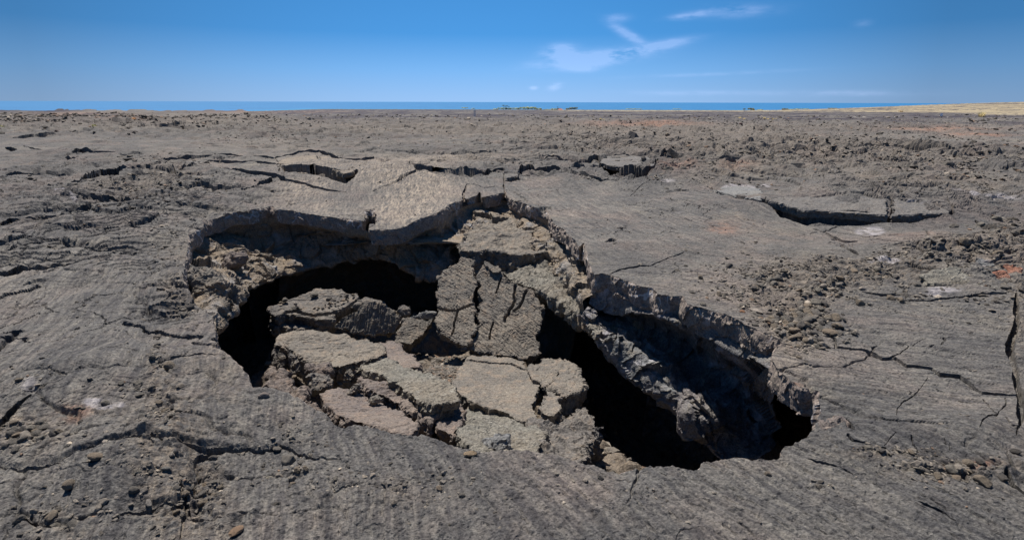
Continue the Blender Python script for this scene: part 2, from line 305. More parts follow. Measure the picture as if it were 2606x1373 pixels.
# cracks: (depth, [(u,v,half width)...]) in photo pixels laid on the ground surface
CR=[
(0,[(1036,414,1),(1053,426,4),(1066,432,8),(1099,433,8),(1130,437,8),(1168,441,9),(1206,443,9),(1245,438,8),(1280,434,5)]),
(0,[(1284,458,2),(1300,456,4),(1321,451,4),(1324,440,6),(1360,436,8),(1390,432,8),(1425,430,5),(1455,437,4),(1490,446,4),(1510,452,3),(1540,456,3),(1580,457,2),(1600,458,.5)]),
(0,[(1366,406,.5),(1406,407,4),(1444,411,4),(1472,415,2),(1499,410,4),(1521,411,6),(1537,423,9),(1552,432,13),(1580,437,14),(1610,438,15),(1640,440,14),(1658,433,9),(1673,417,4)]),
(0,[(1676,403,4),(1695,402,8),(1724,404,7),(1735,409,2)]),
(0,[(714,425,4),(731,429,8),(763,432,11),(790,435,12),(812,437,13),(844,444,15),(877,453,14),(893,446,11),(908,434,4)]),
(0,[(692,404,2),(728,397,2),(763,391,2.5),(812,387,3),(844,396,3.5),(872,404,4),(912,405,2),(950,402,3)]),
(0,[(519,410,1),(570,413,2.5),(625,412,3),(700,419,2.5),(712,425,2)]),
(0,[(380,407,1),(435,408,3),(475,404,3.5),(516,398,3.5),(584,396,3),(633,399,1),(695,403,2)]),
(0,[(385,424,3),(420,419,5),(440,418,4),(452,407,2)]),
(0,[(425,440,3),(470,430,3),(500,422,2),(530,414,2)]),
(0,[(535,436,1),(562,434,3),(611,440,4),(638,443,4),(665,441,4),(698,446,5),(720,455,4)]),
(0,[(652,476,2),(660,466,3),(681,462,4),(700,452,5),(722,458,5),(726,461,3)]),
(0,[(725,460,2),(763,465,3),(804,477,3),(844,484,2),(880,488,1)]),
(0,[(700,404,1),(716,422,1.5),(724,440,2.5)]),
(0,[(560,483,.7),(622,493,1.5),(660,484,1)]),
(0,[(1062,438,3),(1035,449,3),(1007,462,2),(980,473,1),(950,483,.5)]),
(0,[(1178,495,3),(1184,480,3),(1188,468,1.5),(1206,466,1.2),(1229,476,1.2),(1264,474,.7)]),
(0,[(1284,490,2),(1282,457,2),(1281,437,2)]),
(0,[(0,567,6),(29,557,6),(74,552,4),(122,556,5),(158,557,5),(206,556,4),(228,535,3),(251,516,3),(280,516,6),(306,518,6),(332,520,3),(354,512,1.5)]),
(0,[(147,531,.8),(175,536,1),(206,534,2),(228,533,3)]),
(0,[(0,453,4),(54,448,3),(117,444,1),(160,440,.5)]),
(0,[(222,456,6),(250,453,12),(280,446,13),(305,437,6),(325,434,1)]),
(0,[(160,480,1),(185,468,4),(210,459,4),(225,455,5)]),
(0,[(0,694,4),(22,696,9),(55,681,6),(111,677,4),(155,669,4),(184,662,4),(196,655,1)]),
(0,[(20,352,1),(60,350,3),(90,347,3),(120,345,3),(150,341,1)]),
(0,[(177,336,2),(231,332,3.5),(255,329,1)]),
(0,[(305,330,3),(348,328,3),(389,323,4),(400,326,2),(440,326,2.5),(468,324,2)]),
(0,[(139,400,1),(155,402,2),(175,406,5),(195,407,2)]),
(0,[(185,391,1.5),(205,386,4),(230,387,3),(272,385,1.5),(300,384,1)]),
(0,[(15,378,2),(28,381,5),(42,381,2)]),(0,[(60,374,1),(95,380,2),(120,383,2),(150,384,1)]),
(0,[(1800,478,1.5),(1829,490,4),(1874,501,5),(1911,507,4),(1945,514,5),(1970,524,8),(1992,542,13),(2030,550,15),(2060,555,16),(2100,557,15),(2150,558,15),(2187,559,12),(2220,557,9),(2261,556,9),(2310,554,8),(2353,550,6),(2426,545,3)]),
(0,[(2262,500,1),(2268,515,3),(2271,530,3),(2268,546,3)]),(0,[(2408,509,1),(2415,525,2.5),(2423,542,3)]),
(0,[(1950,500,1),(1947,512,2)]),
(0,[(2069,582,1.5),(2098,591,2.5),(2121,603,2.5),(2150,611,3),(2183,612,1)]),(0,[(2098,590,1),(2120,577,1.5),(2140,572,1)]),
(0,[(2128,615,2),(2150,622,2.5),(2170,628,1)]),(0,[(2135,624,1),(2160,634,3),(2178,641,4),(2184,645,3)]),
(0,[(2352,578,1),(2358,590,3),(2364,614,3),(2363,635,3),(2366,655,1)]),
(0,[(2482,562,2),(2500,574,6),(2520,583,6),(2540,590,2)]),
(0,[(2584,755,3),(2586,783,9),(2583,800,8),(2588,815,7),(2579,851,10),(2568,880,12),(2568,897,12),(2579,939,8),(2587,977,9),(2596,1000,10),(2598,1053,13),(2594,1090,3)]),
(0,[(2098,858,1),(2112,860,3),(2124,866,4),(2127,882,4),(2161,887,3),(2195,893,3),(2212,899,5),(2245,912,4),(2279,912,4),(2309,927,4),(2372,935,3),(2393,950,5),(2444,956,4),(2478,977,5),(2499,994,4),(2549,1003,3),(2606,1010,3)]),
(0,[(1996,881,2),(2020,883,2),(2051,889,1.2),(2090,889,.6),(2127,886,1.5)]),
(0,[(2260,912,2),(2290,897,1.5),(2320,880,1.2),(2350,864,.6)]),
(0,[(2362,956,.8),(2343,981,1),(2325,1005,2),(2300,1018,2),(2283,1040,1.2),(2283,1074,.8),(2290,1090,1)]),
(0,[(2503,1015,2),(2515,1027,2),(2524,1043,2.5),(2537,1062,2),(2515,1062,2),(2499,1074,2),(2492,1090,1)]),
(0,[(2558,1012,2),(2560,1030,2.5),(2545,1045,1),(2537,1060,2)]),(0,[(2558,1068,2),(2575,1085,1.5),(2590,1090,3),(2586,1110,2)]),
(0,[(2157,1112,4),(2169,1125,4),(2195,1131,2.5),(2220,1137,2.5),(2254,1142,2)]),(0,[(2318,1115,3),(2322,1135,2),(2335,1152,2)]),
(0,[(2155,1065,3),(2160,1080,9),(2172,1090,4)]),(0,[(2250,1135,1),(2268,1115,1.5),(2280,1102,1)]),(0,[(2400,1120,1),(2415,1150,1.5)]),
(0,[(2055,1165,1),(2080,1175,3),(2119,1184,2.5),(2140,1190,1),(2169,1205,3)]),
(0,[(2330,1278,1),(2364,1290,3),(2397,1302,3),(2431,1328,2)]),(0,[(2555,1215,6),(2580,1240,7),(2606,1258,7)]),
(0,[(1552,697,1),(1577,686,2.2),(1600,681,2.2),(1648,678,1.6),(1680,666,1.3),(1710,653,1.2),(1740,644,1)]),
(0,[(438,923,1),(460,919,2.5),(477,918,2),(520,918,2),(549,919,1)]),
(0,[(458,1228,4),(468,1255,6),(476,1295,7),(466,1330,5),(461,1373,4)]),
(0,[(208,1180,1),(235,1176,3),(268,1168,1)]),
(0,[(0,1105,9),(30,1075,9),(60,1047,6),(85,1030,3)]),(0,[(62,1315,3),(85,1322,5),(115,1338,5),(140,1345,2)]),
(0,[(320,576,1),(340,580,3),(358,586,1)]),(0,[(1605,497,.6),(1625,480,1),(1656,463,1)]),
(0,[(2300,765,1.5),(2380,762,2.5),(2480,754,3),(2560,752,2)]),(0,[(2195,745,1.5),(2260,752,2.5),(2320,748,1.5)]),
(0,[(1990,418,2),(2010,414,5),(2030,420,3)]),(0,[(1840,432,2),(1865,436,5),(1880,434,4)]),(0,[(2100,455,1),(2130,447,1),(2160,440,1)]),(0,[(2094,448,1),(2096,462,1)]),
]
CR=[(d,frac_line(P,9,1.1,i,False)) for i,(d,P) in enumerate(CR)]
def reg(u,v,L):
    r=0
    for (a,b,ra,rb,s) in L: r=r+s*np.exp(-(((u-a)/ra)**2+((v-b)/rb)**2)**1.5)
    return np.clip(r,0,1)
R_TAN=[(1090,480,90,70,1.0),(1010,540,80,45,.9),(960,440,70,40,.9),(1130,405,160,14,.8),(800,415,100,22,.9),(790,470,90,20,.75),(760,510,90,35,.5),(1300,400,90,8,.3),(850,540,60,30,.4),(2020,850,60,35,.2),(1900,1180,150,20,.15),(560,900,40,40,.25),(2000,920,90,60,.35),(1750,730,160,35,.2)]
R_RUB=[(2010,770,110,75,1),(2080,700,150,45,.9),(2250,690,170,32,1),(2450,640,150,35,1),(2560,600,90,30,1),(2000,850,70,50,1),(420,1020,45,90,.8),(430,1150,110,110,.9),(480,1290,110,120,.95),(400,940,20,60,.8),(60,1110,120,50,.7),(240,1050,90,25,.6),(150,1340,120,50,.6),(2450,1200,180,25,.9),(2260,1160,120,16,.6),(500,640,80,30,.7),(300,490,110,30,.7),(420,450,80,35,.7),(460,740,60,60,.6),(1800,460,90,15,.4),(1900,440,120,15,.7),(560,1000,60,60,.4),(2590,800,20,160,.8),
 (2200,400,420,40,.8),(1750,370,420,32,.8),(1400,330,900,22,.9),(300,305,420,22,.9),(750,370,260,16,.6),(2400,470,260,25,.7),(600,700,30,60,.4),(950,1290,200,90,.25)]
R_PALE=[(1880,478,45,8,1),(1950,470,20,5,.7),(2215,585,45,14,1),(2330,525,55,5,.8),(2520,500,110,7,.8),(2250,672,55,10,.7),(1700,465,30,5,.6),(80,1000,35,30,.45),(270,1040,60,18,.9),(1720,540,30,6,.4),(2300,760,60,10,.4),(2400,740,60,16,.7),(2470,680,60,12,.7),(160,505,20,6,.8),(190,512,12,5,.7),(60,495,60,10,.3),(1640,560,60,6,.3),(40,880,80,60,.1)]
R_ORG=[(1845,584,45,15,.35),(1640,317,150,6,.9),(2400,330,150,7,.8),(2500,345,90,5,.9),(1720,430,60,14,.5),(520,612,25,18,.6),(330,300,60,5,.5),(180,290,110,5,.6),(700,285,200,4,.5),(190,1060,50,14,.35),(2330,600,60,10,.15),(2470,1190,60,10,.7),(1880,430,50,12,.5),(2015,985,30,8,.5)]
R_ROUGH=[(1900,400,900,55,1),(300,500,330,110,.9),(150,650,250,60,.7),(300,1150,420,260,.6),(1300,320,1600,24,1),(420,330,800,25,.6),(2350,500,300,60,.6),(2500,660,200,60,.9),(700,1260,200,120,.25),(430,760,90,70,.8),(2500,1180,200,40,.4)]
R_PLATE=[(2100,600,600,120,1),(1600,560,300,90,.7),(600,450,300,60,.5),(200,800,350,150,.5),(100,450,250,60,.5)]
STG=[None]
def hfun(x,y,fine=True):
    B=base(x,y); P=np.stack([x,y,B],-1); u,v=proj(P); infr=y>.8
    u=np.where(infr,u,-9e3); D=np.hypot(x,y); h=np.zeros_like(x)
    rough=reg(u,v,R_ROUGH); rub=reg(u,v,R_RUB); 
    nearf=1-ss(60,160,D)
    # hummocks
    h+=(.030+.05*rough)*fbm2(x/1.7,y/1.7,3,11)*nearf
    h+=(.010+.022*rough)*(fbm2(x/.45,y/.45,2,21)*(1-ss(14,30,D))+.3*fbm2(x/.11,y/.11,2,25)*(1-ss(5,9,D)))
    # overlapping flow lobes: small terraces
    t=fbm2(x/1.5+.25*vnoise2(x*2,y*2,3),y/1.1,4,31,.55)*4.2+3; fl=np.floor(t); fr=t-fl
    h+=(.006+.034*rough)*(.12+.88*ss(3,8,D))*(fl-3+ss(0,.08+.3*ss(10,40,D),fr)+.15*fr)*nearf*ss(1.2,3,D+1)
    # ropes
    ph=(y*.9+x*.25)*13+5*fbm2(x/.8,y/.8,3,41); rp=ss(.15,.45,vnoise2(x/1.3+9,y/1.3,42))
    h+=(.004+.016*rough)*rp*(1-np.abs(np.sin(ph)))*(1-ss(16,30,D))*ss(-.2,.5,rough+.2)
    # striations in the skin of the flow: along the flow direction
    zc_=ss(1080,1180,v+.10*(u-1700)); wr_=ss(1350,1650,u)*ss(540,700,v)*(1-zc_); wb_=ss(1050,1350,u)*zc_; wd_=ss(330,520,u)*(1-ss(1230,1320,u))*(1-ss(600,680,v))*ss(380,400,v); wl_=np.clip(1-wr_-wd_-wb_,0,1)
    ST=np.zeros_like(h)
    for w,px0,px1,am in ((wr_,(2200,950),(2300,962),1.0),(wb_,(1900,1280),(1950,1314),1.0),(wd_,(1060,500),(1075,560),.9),(wl_,(560,940),(530,1040),.8)):
        a_=WZ(float(px0[0]),float(px0[1]),0.)-WZ(float(px1[0]),float(px1[1]),0.); a_/=np.linalg.norm(a_); dx,dy=a_[0],a_[1]
        al=x*dx+y*dy; pe=-x*dy+y*dx
        wv=pe+.05*vnoise2(al/.6,pe/.4,50)
        k=w*(1-ss(9,22,D))
        s1=vnoise2(al/.26,wv/.022,51); s2=vnoise2(al/.42,wv/.06,52)
        h+=k*am*(.0042*s1+.0065*np.abs(s2)+.010*vnoise2(al/.9,wv/.15,53))
        # little torn scales
        s3=vnoise2(al/.11,wv/.03,54); h-=k*am*.008*ss(.42,.62,s3)*(1-ss(8,14,D)); ST+=w*(.35*s1+.35*vnoise2(al/.13,wv/.009,56)+.50*vnoise2(al/.8,wv/.05,57)+.3*s3)
    nr=ss(7,3,D)
    f1,f2,idv=worley2(x/.034,y/.034,66); h+=ss(6.5,3.5,D)*.008*(1-ss(.1,.6,f1))*(idv>.72)*idv
    h-=ss(5,3,D)*.004*np.abs(fbm2(x/.03,y/.03,2,67))*1.5
    h+=nr*(.006*fbm2(x/.09,y/.09,3,61)+.008*ss(.25,.6,vnoise2(x/.06,y/.06,64))*wl_)
    # tilted plates and lobes with low broken fronts
    for s,am,d0,d1,d2,d3,ex,sd in ((.55,.045,1.5,3,12,18,1.6,201),(1.3,.10,8,12,30,45,2.0,202),(3.2,.12,22,32,90,140,2.0,203)):
        w=ss(d0,d1,D)*(1-ss(d2,d3,D))*np.clip(rough*1.2+rub*.35,0,1)
        i=np.nonzero(w>.03)[0]
        if len(i)==0: continue
        xw=x[i]/(s*ex)+.30*fbm2(x[i]/s/1.2,y[i]/s/1.2,3,sd); yw=y[i]/s+.30*fbm2(x[i]/s/1.2+7,y[i]/s/1.2,3,sd+1)
        f1,f2,idv=worley2(xw,yw,sd); h[i]+=w[i]*am*((idv-.4)*1.6+.5*(1-f1)*(idv>.3)-1.0*(1-ss(.0,.10+.15*ss(15,30,D[i]),f2-f1)))
    # clinker
    for s,a,lo0,lo1,hi0,hi1 in ((.075,.034,0,.1,7,11),(.20,.075,5,8,14,19),(.6,.15,12,18,34,48),(2.2,.42,34,50,300,500),(8,1.6,250,500,1800,2400)):
        w=ss(lo0,lo1,D)*(1-ss(hi0,hi1,D))*(rub if s<.5 else np.clip(rub+.35+(s>1)*.5,0,1))
        i=np.nonzero(w>.02)[0]
        if len(i)==0: continue
        f1,f2,idv=worley2(x[i]/s+.35*vnoise2(x[i]/s*1.7,y[i]/s*1.7,70),y[i]/s,71)
        bl=(1-ss(.15,.62,f1))*(.15+1.0*idv**3)
        if s>1: bl*=.45
        h[i]+=a*w[i]*bl
    # plates: hairline joints
    wp=np.clip(reg(u,v,R_PLATE)+.25,0,1)*(1-ss(25,45,D))*(1-rub)
    xx=x+.25*fbm2(x/.7,y/.7,4,81); yy=y+.25*fbm2(x/.7+5,y/.7,4,82)
    for s,am,th in ((2.4,.10,.010),(.9,.035,.012)):
        f1,f2,idv=worley2(xx/s,yy/s,int(s*10)); e=f2-f1
        on=ss(.0,.25,vnoise2(x/2.1+s,y/2.1,85))
        h-=am*wp*on*(1-ss(th*.5,th*1.6,e)); h+=.03*s*wp*on*(idv-.5)*ss(0,.03,e)*(s>1)
    # cracks traced from the photograph
    dep=np.zeros_like(h)
    dist=np.hypot(x,y); sd,bw,_c=crack_sd(u,v)
    hw=bw/F*dist; dep=np.where(sd<-.12,np.clip(hw*3.2,.03,.9),0.)*np.clip(.8+.5*vnoise2(x*3,y*3,87),.4,1.2)
    h-=dep; STG[0]=ST
    return B+h,u,v,rub,dep
def crack_sd(u,v):
    SD=np.full(u.shape,99.); BW=np.ones(u.shape); C=np.zeros(u.shape+(2,))
    for d0,Q in CR:
        m=18; a=np.nonzero((u>Q[:,0].min()-m)&(u<Q[:,0].max()+m)&(v>Q[:,1].min()-m)&(v<Q[:,1].max()+m))[0]
        if len(a)==0: continue
        ua=u[a]; va=v[a]; best=np.full(len(a),99.); bw=np.ones(len(a)); cp=np.zeros((len(a),2))
        for k in range(len(Q)-1):
            p=Q[k]; q=Q[k+1]; wm=max(p[2],q[2])*1.4+2
            s=np.nonzero((ua>min(p[0],q[0])-wm)&(ua<max(p[0],q[0])+wm)&(va>min(p[1],q[1])-wm)&(va<max(p[1],q[1])+wm))[0]
            if len(s)==0: continue
            d=q[:2]-p[:2]; L=d@d+1e-9; tt=np.clip(((ua[s]-p[0])*d[0]+(va[s]-p[1])*d[1])/L,0,1)
            w=np.maximum(p[2]+(q[2]-p[2])*tt,.9); dd=np.hypot(ua[s]-p[0]-d[0]*tt,va[s]-p[1]-d[1]*tt)-w
            b=dd<best[s]; best[s]=np.where(b,dd,best[s]); bw[s]=np.where(b,w,bw[s]); cp[s]=np.where(b[:,None],p[:2]+d*tt[:,None],cp[s])
        m=best<SD[a]; SD[a]=np.where(m,best,SD[a]); BW[a]=np.where(m,bw,BW[a]); C[a]=np.where(m[:,None],cp,C[a])
    return SD,BW,C
def masks(x,y,u,v,rub,dep):
    D=np.hypot(x,y)
    m=np.zeros((len(x),4)); wob=.35*fbm2(x/.5,y/.5,3,91); wobf=.35*fbm2(x/6,y/6,3,92)
    w=np.where(D<30,wob,wobf)
    m[:,0]=reg(u,v,R_TAN)*np.clip(1+w,0,1.4); m[:,1]=np.clip(rub*(1+w)*1.1,0,1)
    m[:,2]=np.clip((reg(u,v,R_PALE)+w*.5*(reg(u,v,R_PALE)>.05)-.35)*4,0,1); m[:,3]=np.clip(reg(u,v,R_ORG)*(1+w*1.5)*np.where(D>15,.6,1),0,1)
    m2=np.zeros((len(x),4)); 
    # straw coloured grass slopes and the dark purple flow below them
    g=ss(110,170,D)*ss(.30,.42,x/np.maximum(y,1)); d2=150+250*ss(.95,.45,x/np.maximum(y,1))
    g=ss(d2*.8,d2*1.1,D+40*vnoise2(x/40,y/40,93))*ss(.08,.2,x/np.maximum(y,1)-.0)
    strip=ss(650,900,D)*(1-ss(1500,1700,D))*ss(.02,.12,x/np.maximum(y,1))
    k=np.clip(g*ss(.35,.6,x/np.maximum(y,1))+strip,0,1)*ss(-.35,.0,vnoise2(x/90,y/60,94)+.15)
    m2[:,0]=k
    m2[:,1]=np.clip(ss(45,110,D)*(1-k)*(.55+1.1*fbm2(x/14,y/22,4,95,.7)+.5*vnoise2(x/3,y/7,96)),0,.95)
    return m,m2
def build_ground():
    vv=np.concatenate([np.arange(1540,700,-1.5),np.arange(700,420,-.85),np.arange(420,292,-.55)]); Dn=CAMH/np.tan(PITCH+np.arctan((vv-CY)/F))
    far=np.geomspace(Dn[-1],2600,190)[1:]
    back=np.concatenate([-np.geomspace(.1,40,26)[::-1]+.6,np.linspace(.7,Dn[0],14)[:-1]])
    Dr=np.concatenate([back,Dn,far])
    us=np.concatenate([-90-np.geomspace(8,9000,34)[::-1],np.arange(-90,2700,2.1),2700+np.geomspace(8,9000,34)])
    sc=np.where(Dr>.9,Dr*math.cos(PITCH)+CAMH*math.sin(PITCH),.9*math.cos(PITCH)+CAMH*math.sin(PITCH)+(.9-Dr)*.6)
    X=(us[None,:]-CX)/F*sc[:,None]; Y=np.repeat(Dr[:,None],len(us),1)
    nr,nc=X.shape; x=X.ravel().copy(); y=Y.ravel().copy()
    P=np.stack([x,y,base(x,y)],-1); u,v=proj(P); u=np.where(y>.8,u,-9e3)
    # pull the grid onto the crack edges so that they run clean
    sd,bw,cp=crack_sd(u,v); S2=(sd<-.12).reshape(nr,nc); nb=np.zeros_like(S2); nb[1:]|=S2[:-1]; nb[:-1]|=S2[1:]; nb[:,1:]|=S2[:,:-1]; nb[:,:-1]|=S2[:,1:]
    k=np.nonzero((nb&~S2).ravel()&(sd<6))[0]
    q=np.stack([u[k],v[k]],-1)-cp[k]; L_=np.linalg.norm(q,axis=1)+1e-6; T_=cp[k]+q/L_[:,None]*bw[k][:,None]
    W_=PB(T_[:,0],T_[:,1]); g_=(np.abs(W_[:,1]-y[k])<.12*y[k])&(y[k]<40); x[k[g_]]=W_[g_,0]; y[k[g_]]=W_[g_,1]
    ni=np.zeros_like(S2); O2=~S2; ni[1:]|=O2[:-1]; ni[:-1]|=O2[1:]; k=np.nonzero((ni&S2).ravel())[0]
    q=np.stack([u[k],v[k]],-1)-cp[k]; L_=np.linalg.norm(q,axis=1)+1e-6; T_=cp[k]+q/L_[:,None]*np.maximum(bw[k]-.3,.3)[:,None]
    W_=PB(T_[:,0],T_[:,1]); g_=(np.abs(W_[:,1]-y[k])<.12*y[k])&(y[k]<40)&(L_>.5); x[k[g_]]=W_[g_,0]; y[k[g_]]=W_[g_,1]
    P=np.stack([x,y,base(x,y)],-1); u,v=proj(P); u=np.where(y>.8,u,-9e3)
    rim=frac_line(RIM,5,1.95,77); RU,RV=rim[:,0],rim[:,1]
    box=np.nonzero((u>455)&(u<2100)&(v>460)&(v<1225))[0]
    ins=np.zeros(len(box),bool); ub=u[box]; vb=v[box]
    order=np.argsort(vb); vs_=vb[order]; us_=ub[order]; inso=np.zeros(len(box),bool)
    n=len(RU)
    for i in range(n):
        a=(RU[i],RV[i]); b=(RU[(i+1)%n],RV[(i+1)%n])
        lo,hi=min(a[1],b[1]),max(a[1],b[1])
        if hi==lo: continue
        s,e=np.searchsorted(vs_,[lo,hi],side='left')
        xi=a[0]+(vs_[s:e]-a[1])*(b[0]-a[0])/(b[1]-a[1])
        inso[s:e]^=(us_[s:e]<xi)
    ins[order]=inso
    inside=np.zeros(len(x),bool); inside[box]=ins
    # hidden flank behind a crest projects into the hole too: keep only the near crossing
    inside&=(y<13.5)
    I=np.arange(nr*nc).reshape(nr,nc)
    Q=np.stack([I[:-1,:-1],I[:-1,1:],I[1:,1:],I[1:,:-1]],-1).reshape(-1,4)
    cnt=inside[Q].sum(1); Q=Q[cnt<4]; cnt=cnt[cnt<4]
    snap=np.unique(Q[cnt>0].ravel()); snap=snap[inside[snap]]
    rimW=PB(RU,RV)
    dn=np.concatenate([np.linspace(0,1,7)[:-1][None,:,None]*(np.roll(rimW,-1,0)-rimW)[:,None,:]+rimW[:,None,:]],0).reshape(-1,3)
    du,dv=proj(dn)
    for c in range(0,len(snap),400):
        s=snap[c:c+400]; dd=(u[s][:,None]-du[None])**2+(v[s][:,None]-dv[None])**2; k=dd.argmin(1)
        x[s]=dn[k,0]; y[s]=dn[k,1]
    z,u,v,rub,dep=hfun(x,y); m,m2=masks(x,y,u,v,rub,dep); m2[:,3]=np.clip(.5+.55*STG[0]*(1-ss(10,25,np.hypot(x,y))),0,1)
    V=np.stack([x,y,z],-1)
    used=np.zeros(len(x),bool); used[Q.ravel()]=True; mp=np.cumsum(used)-1
    me=mesh_np('lava_ground',V[used],mp[Q],M['ground'],{'mask':m[used],'mask2':m2[used]})
    link('lava_ground',me,kind='structure')
    return rimW
rimW=build_ground()
rz=hfun(rimW[:,0],rimW[:,1])[0]; rimT=rimW.copy(); rimT[:,2]=rz
def gz(x,y): 
    return float(hfun(np.array([float(x)]),np.array([float(y)]))[0][0])
def gzs(x,y): return hfun(np.asarray(x,float),np.asarray(y,float))[0]
print('ground',time.time()-T0)
# ------------------------------------------------------------------ sea
def build_sea():
    mt=bpy.data.materials.new('sea_water'); mt.use_nodes=True; nt=mt.node_tree; L=nt.links.new; bs=nt.nodes['Principled BSDF']
    bs.inputs['Roughness'].default_value=.55; bs.inputs['Specular IOR Level'].default_value=.12
    tc=nd(nt,'ShaderNodeTexCoord'); sp=nd(nt,'ShaderNodeSeparateXYZ'); L(tc.outputs['Object'],sp.inputs[0])
    mr=nd(nt,'ShaderNodeMapRange'); mr.inputs[1].default_value=1900; mr.inputs[2].default_value=2800; L(sp.outputs[1],mr.inputs[0])
    mr2=nd(nt,'ShaderNodeMapRange'); mr2.inputs[1].default_value=-600; mr2.inputs[2].default_value=-1000; L(sp.outputs[0],mr2.inputs[0])
    mxx=nd(nt,'ShaderNodeMath',operation='MAXIMUM'); L(mr.outputs[0],mxx.inputs[0]); L(mr2.outputs[0],mxx.inputs[1])
    r=nd(nt,'ShaderNodeValToRGB'); e=r.color_ramp.elements; e[0].position=0; e[0].color=(.03,.33,.48,1); e[1].position=1; e[1].color=(.035,.175,.37,1)
    L(mxx.outputs[0],r.inputs[0])
    n=nd(nt,'ShaderNodeTexNoise'); mp=nd(nt,'ShaderNodeMapping'); mp.inputs['Scale'].default_value=(.002,.0006,1); L(tc.outputs['Object'],mp.inputs[0]); L(mp.outputs[0],n.inputs['Vector']); n.inputs['Detail'].default_value=6
    mx=nd(nt,'ShaderNodeMix',data_type='RGBA',blend_type='MULTIPLY'); mx.inputs[0].default_value=.35; L(r.outputs[0],mx.inputs[6]); L(n.outputs[0],mx.inputs[7])
    L(mx.outputs[2],bs.inputs['Base Color'])
    S=90000
    V=np.array([[-S,1700,-29.5],[S,1700,-29.5],[S,S,-29.5],[-S,S,-29.5]]); link('sea',mesh_np('sea',V,[[0,1,2,3]],mt),kind='structure')
build_sea()
#PIT
# ------------------------------------------------------------------ walls of the collapsed tube
def catmull(P,n):
    P=np.asarray(P,float); k=len(P); t=np.linspace(0,k-1,n); i=np.clip(np.floor(t).astype(int),0,k-2); f=(t-i)[:,None]
    if P.ndim==3: f=f[:,:,None]
    g=lambda j:P[np.clip(j,0,k-1)]
    p0,p1,p2,p3=g(i-1),g(i),g(i+1),g(i+2)
    return .5*((2*p1)+(-p0+p2)*f+(2*p0-5*p1+4*p2-p3)*f*f+(-p0+3*p1-3*p2+p3)*f**3)
def grid_normals(G):
    du=np.gradient(G,axis=0); dv=np.gradient(G,axis=1); n=np.cross(du,dv); l=np.linalg.norm(n,axis=-1,keepdims=True); return n/np.maximum(l,1e-9)
def sheet(name,G,mat,amp=.05,s=2.5,edge0=True,attr=None,amp_row=None,seed=0,closed=False,kind='structure',face=None,lump=0.0,fac=0.0):
    """G: rows x cols x 3 control net -> dense rough rock sheet"""
    N=grid_normals(G)
    if face is not None:
        sg=np.sign((N*face).sum(-1).mean()); N=N*(sg if sg!=0 else 1)
    P=G.reshape(-1,3); n=fbm3(P,s,5,seed,.55)
    rid=1-np.abs(fbm3(P,s*.8,3,seed+9)); n=n*.75+(rid-.6)*.7
    n=n+fac*(facets(P,.34,seed+3)*1.3+facets(P+3,.13,seed+4)*1.2)/max(amp,1e-3)
    if lump>0: n=n+lump*np.floor(fbm3(P,s*1.6,2,seed+20)*4)/4
    n=n.reshape(G.shape[:2])
    w=np.ones(G.shape[0]) if amp_row is None else np.interp(np.linspace(0,1,G.shape[0]),np.linspace(0,1,len(amp_row)),amp_row)
    if edge0: w=w*ss(0,.04,np.linspace(0,1,G.shape[0]))
    G=G+N*(n*amp*w[:,None])[...,None]
    r,c=G.shape[:2]; I=np.arange(r*c).reshape(r,c)
    if closed: I=np.concatenate([I,I[:,:1]],1)
    Q=np.stack([I[:-1,:-1],I[:-1,1:],I[1:,1:],I[1:,:-1]],-1).reshape(-1,4)
    me=mesh_np(name,G.reshape(-1,3),Q,mat,attr); return link(name,me,kind=kind)
